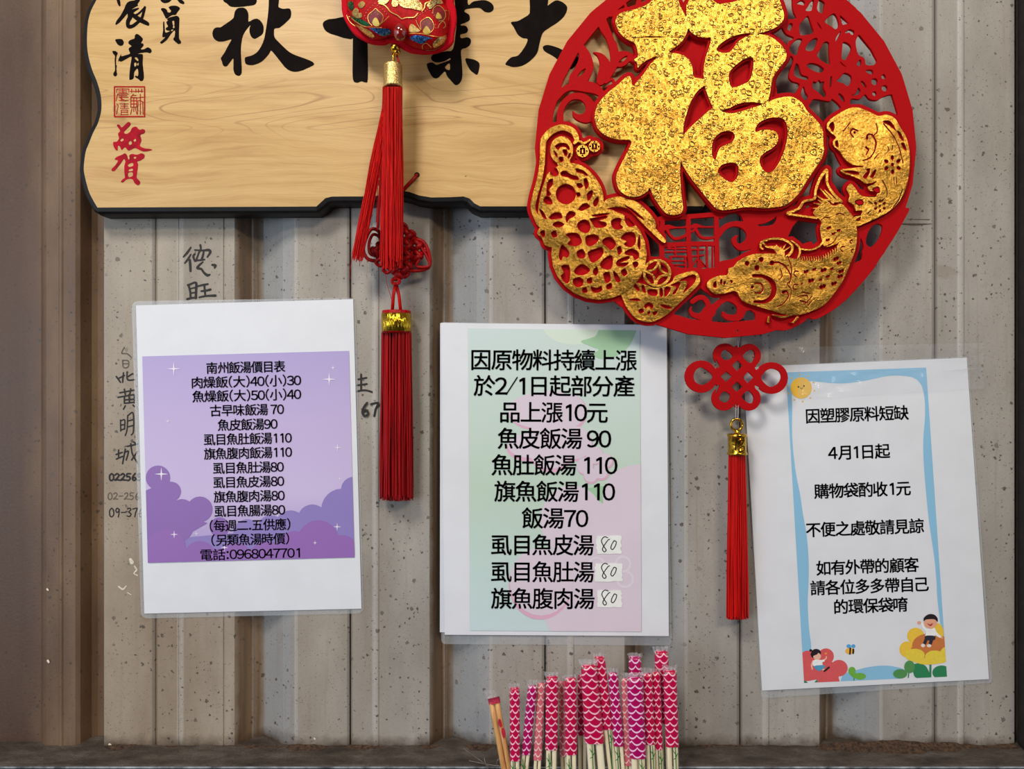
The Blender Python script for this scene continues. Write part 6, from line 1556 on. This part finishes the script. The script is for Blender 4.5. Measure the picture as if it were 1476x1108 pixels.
packet(q_(735, 240), q_(735, 867), 14, q_(0, 640)[1], 62, 'chopstick packet set back in shadow behind the widest packet', M_SC, 7, False)
packet(q_(778, 175), q_(830, 867), 23, q_(0, 688)[1], 86, 'widest chopstick packet, leaning left, its pattern ending highest in the front row', M_SC, 8, w2=30)
packet(q_(848, 118), q_(935, 867), 15.5, q_(0, 600)[1], 80, 'tall chopstick packet right of the widest one, with shining clear tip', M_SC, 9)
packet(q_(938, 225), q_(990, 867), 14.5, q_(0, 712)[1], 84, 'chopstick packet leaning left, in the middle between two taller ones', M_SCV, 10)
packet(q_(1022, 265), q_(1040, 867), 13, q_(0, 840)[1], 78, 'faint reddish chopstick packet just left of the widest violet packet', M_SCP, 11, False)
packet(q_(1085, 118), q_(1092, 867), 18, q_(0, 500)[1], 62, 'tall chopstick packet rising behind the violet packet', M_SCV, 12, False)
packet(q_(1085, 255), q_(1108, 867), 23.5, q_(0, 790)[1], 88, 'violet-tinted chopstick packet whose pattern reaches lowest, right of centre', M_SCV, 13)
packet(q_(1165, 232), q_(1192, 867), 15.5, q_(0, 700)[1], 80, 'chopstick packet right of the violet one, with a green leaf low on it', M_SC, 14)
packet(q_(1222, 220), q_(1246, 867), 13.5, q_(0, 735)[1], 74, 'narrow chopstick packet, third from the right, slightly shaded', M_SC, 15)
packet(q_(1260, 82), q_(1285, 867), 20, q_(0, 560)[1], 62, 'tallest chopstick packet, standing at the back near the right end', M_SC, 16, False)
packet(q_(1318, 210), q_(1338, 867), 19, q_(0, 715)[1], 84, 'rightmost chopstick packet of the front row', M_SC, 17)
# the bare leaning pair
o = thing('chopstick_pair', 'leaning orange bamboo chopsticks with a red end band, leftmost of the bundle', 'chopsticks', P(744, YB, 70))
a = q_(145, 400); b = q_(300, 1240)
for s_ in (-1, 1):
    v, f = [], []
    tube(v, f, [P(a[0] + s_ * 3.9 + (b[0] - a[0]) * k / 6, a[1] + (b[1] - a[1]) * k / 6 - s_ * 0.9, 72) for k in range(7)], 3.5 * S, 10)
    meshobj('chopstick', v, f, M_BAM2, o, smooth=True)
v, f = [], []
for j, (dy, dx) in enumerate(((0, 0), (9, 1.9))):
    for i in range(24):
        an = 2 * math.pi * i / 24
        v.append(P(a[0] + dx + 8.4 * math.cos(an), a[1] - 1.5 + dy - 1.9 * math.cos(an), 72 + 4.6 * math.sin(an)))
for i in range(24): f.append((i, (i + 1) % 24, 24 + (i + 1) % 24, 24 + i))
f.append(tuple(range(24)))
meshobj('red_band', v, f, plain('pink_red_band', (206, 62, 92), 0.35, 0.15, 0.4), o, smooth=True)
c = Cut(705, 1020, 745, 1075, 0.5)
c.poly([(719, 1036), (722, 1038), (724, 1046), (721, 1048), (718, 1042)]); c.poly([(723, 1049), (727, 1050), (729, 1058), (726, 1064), (723, 1056)])
slab('printed_mark', c, 72 + 4.2, 0.2, M_REDP, o)
crimp((a[0] - 2, a[1] - 3), 15, 72, o, 31, -1.0, 1.2)

# bits of thin wire sticking up behind the ledge
wi = thing('wire_scrap', 'thin bright twisted wire ends lying on the sooty ledge left of the chopsticks', 'wire', P(705, 1100, 58))
v, f = [], []
for pts in ([(668, 1078), (678, 1086), (690, 1094), (704, 1104)], [(676, 1096), (690, 1099), (706, 1102), (722, 1104)], [(698, 1092), (700, 1100), (704, 1110)], [(716, 1108), (716, 1098), (720, 1093), (725, 1095)]):
    pp = catmull([(x, y, 60 + i) for i, (x, y) in enumerate(pts)], False, 4)
    tube(v, f, [P(x, y, d) for x, y, d in pp], 0.6 * S, 5)
meshobj('wire_strands', v, f, plain('bright_wire', (190, 184, 176), 0.3, 0.1, 0.2, 0, 0.9), wi, kind='stuff')
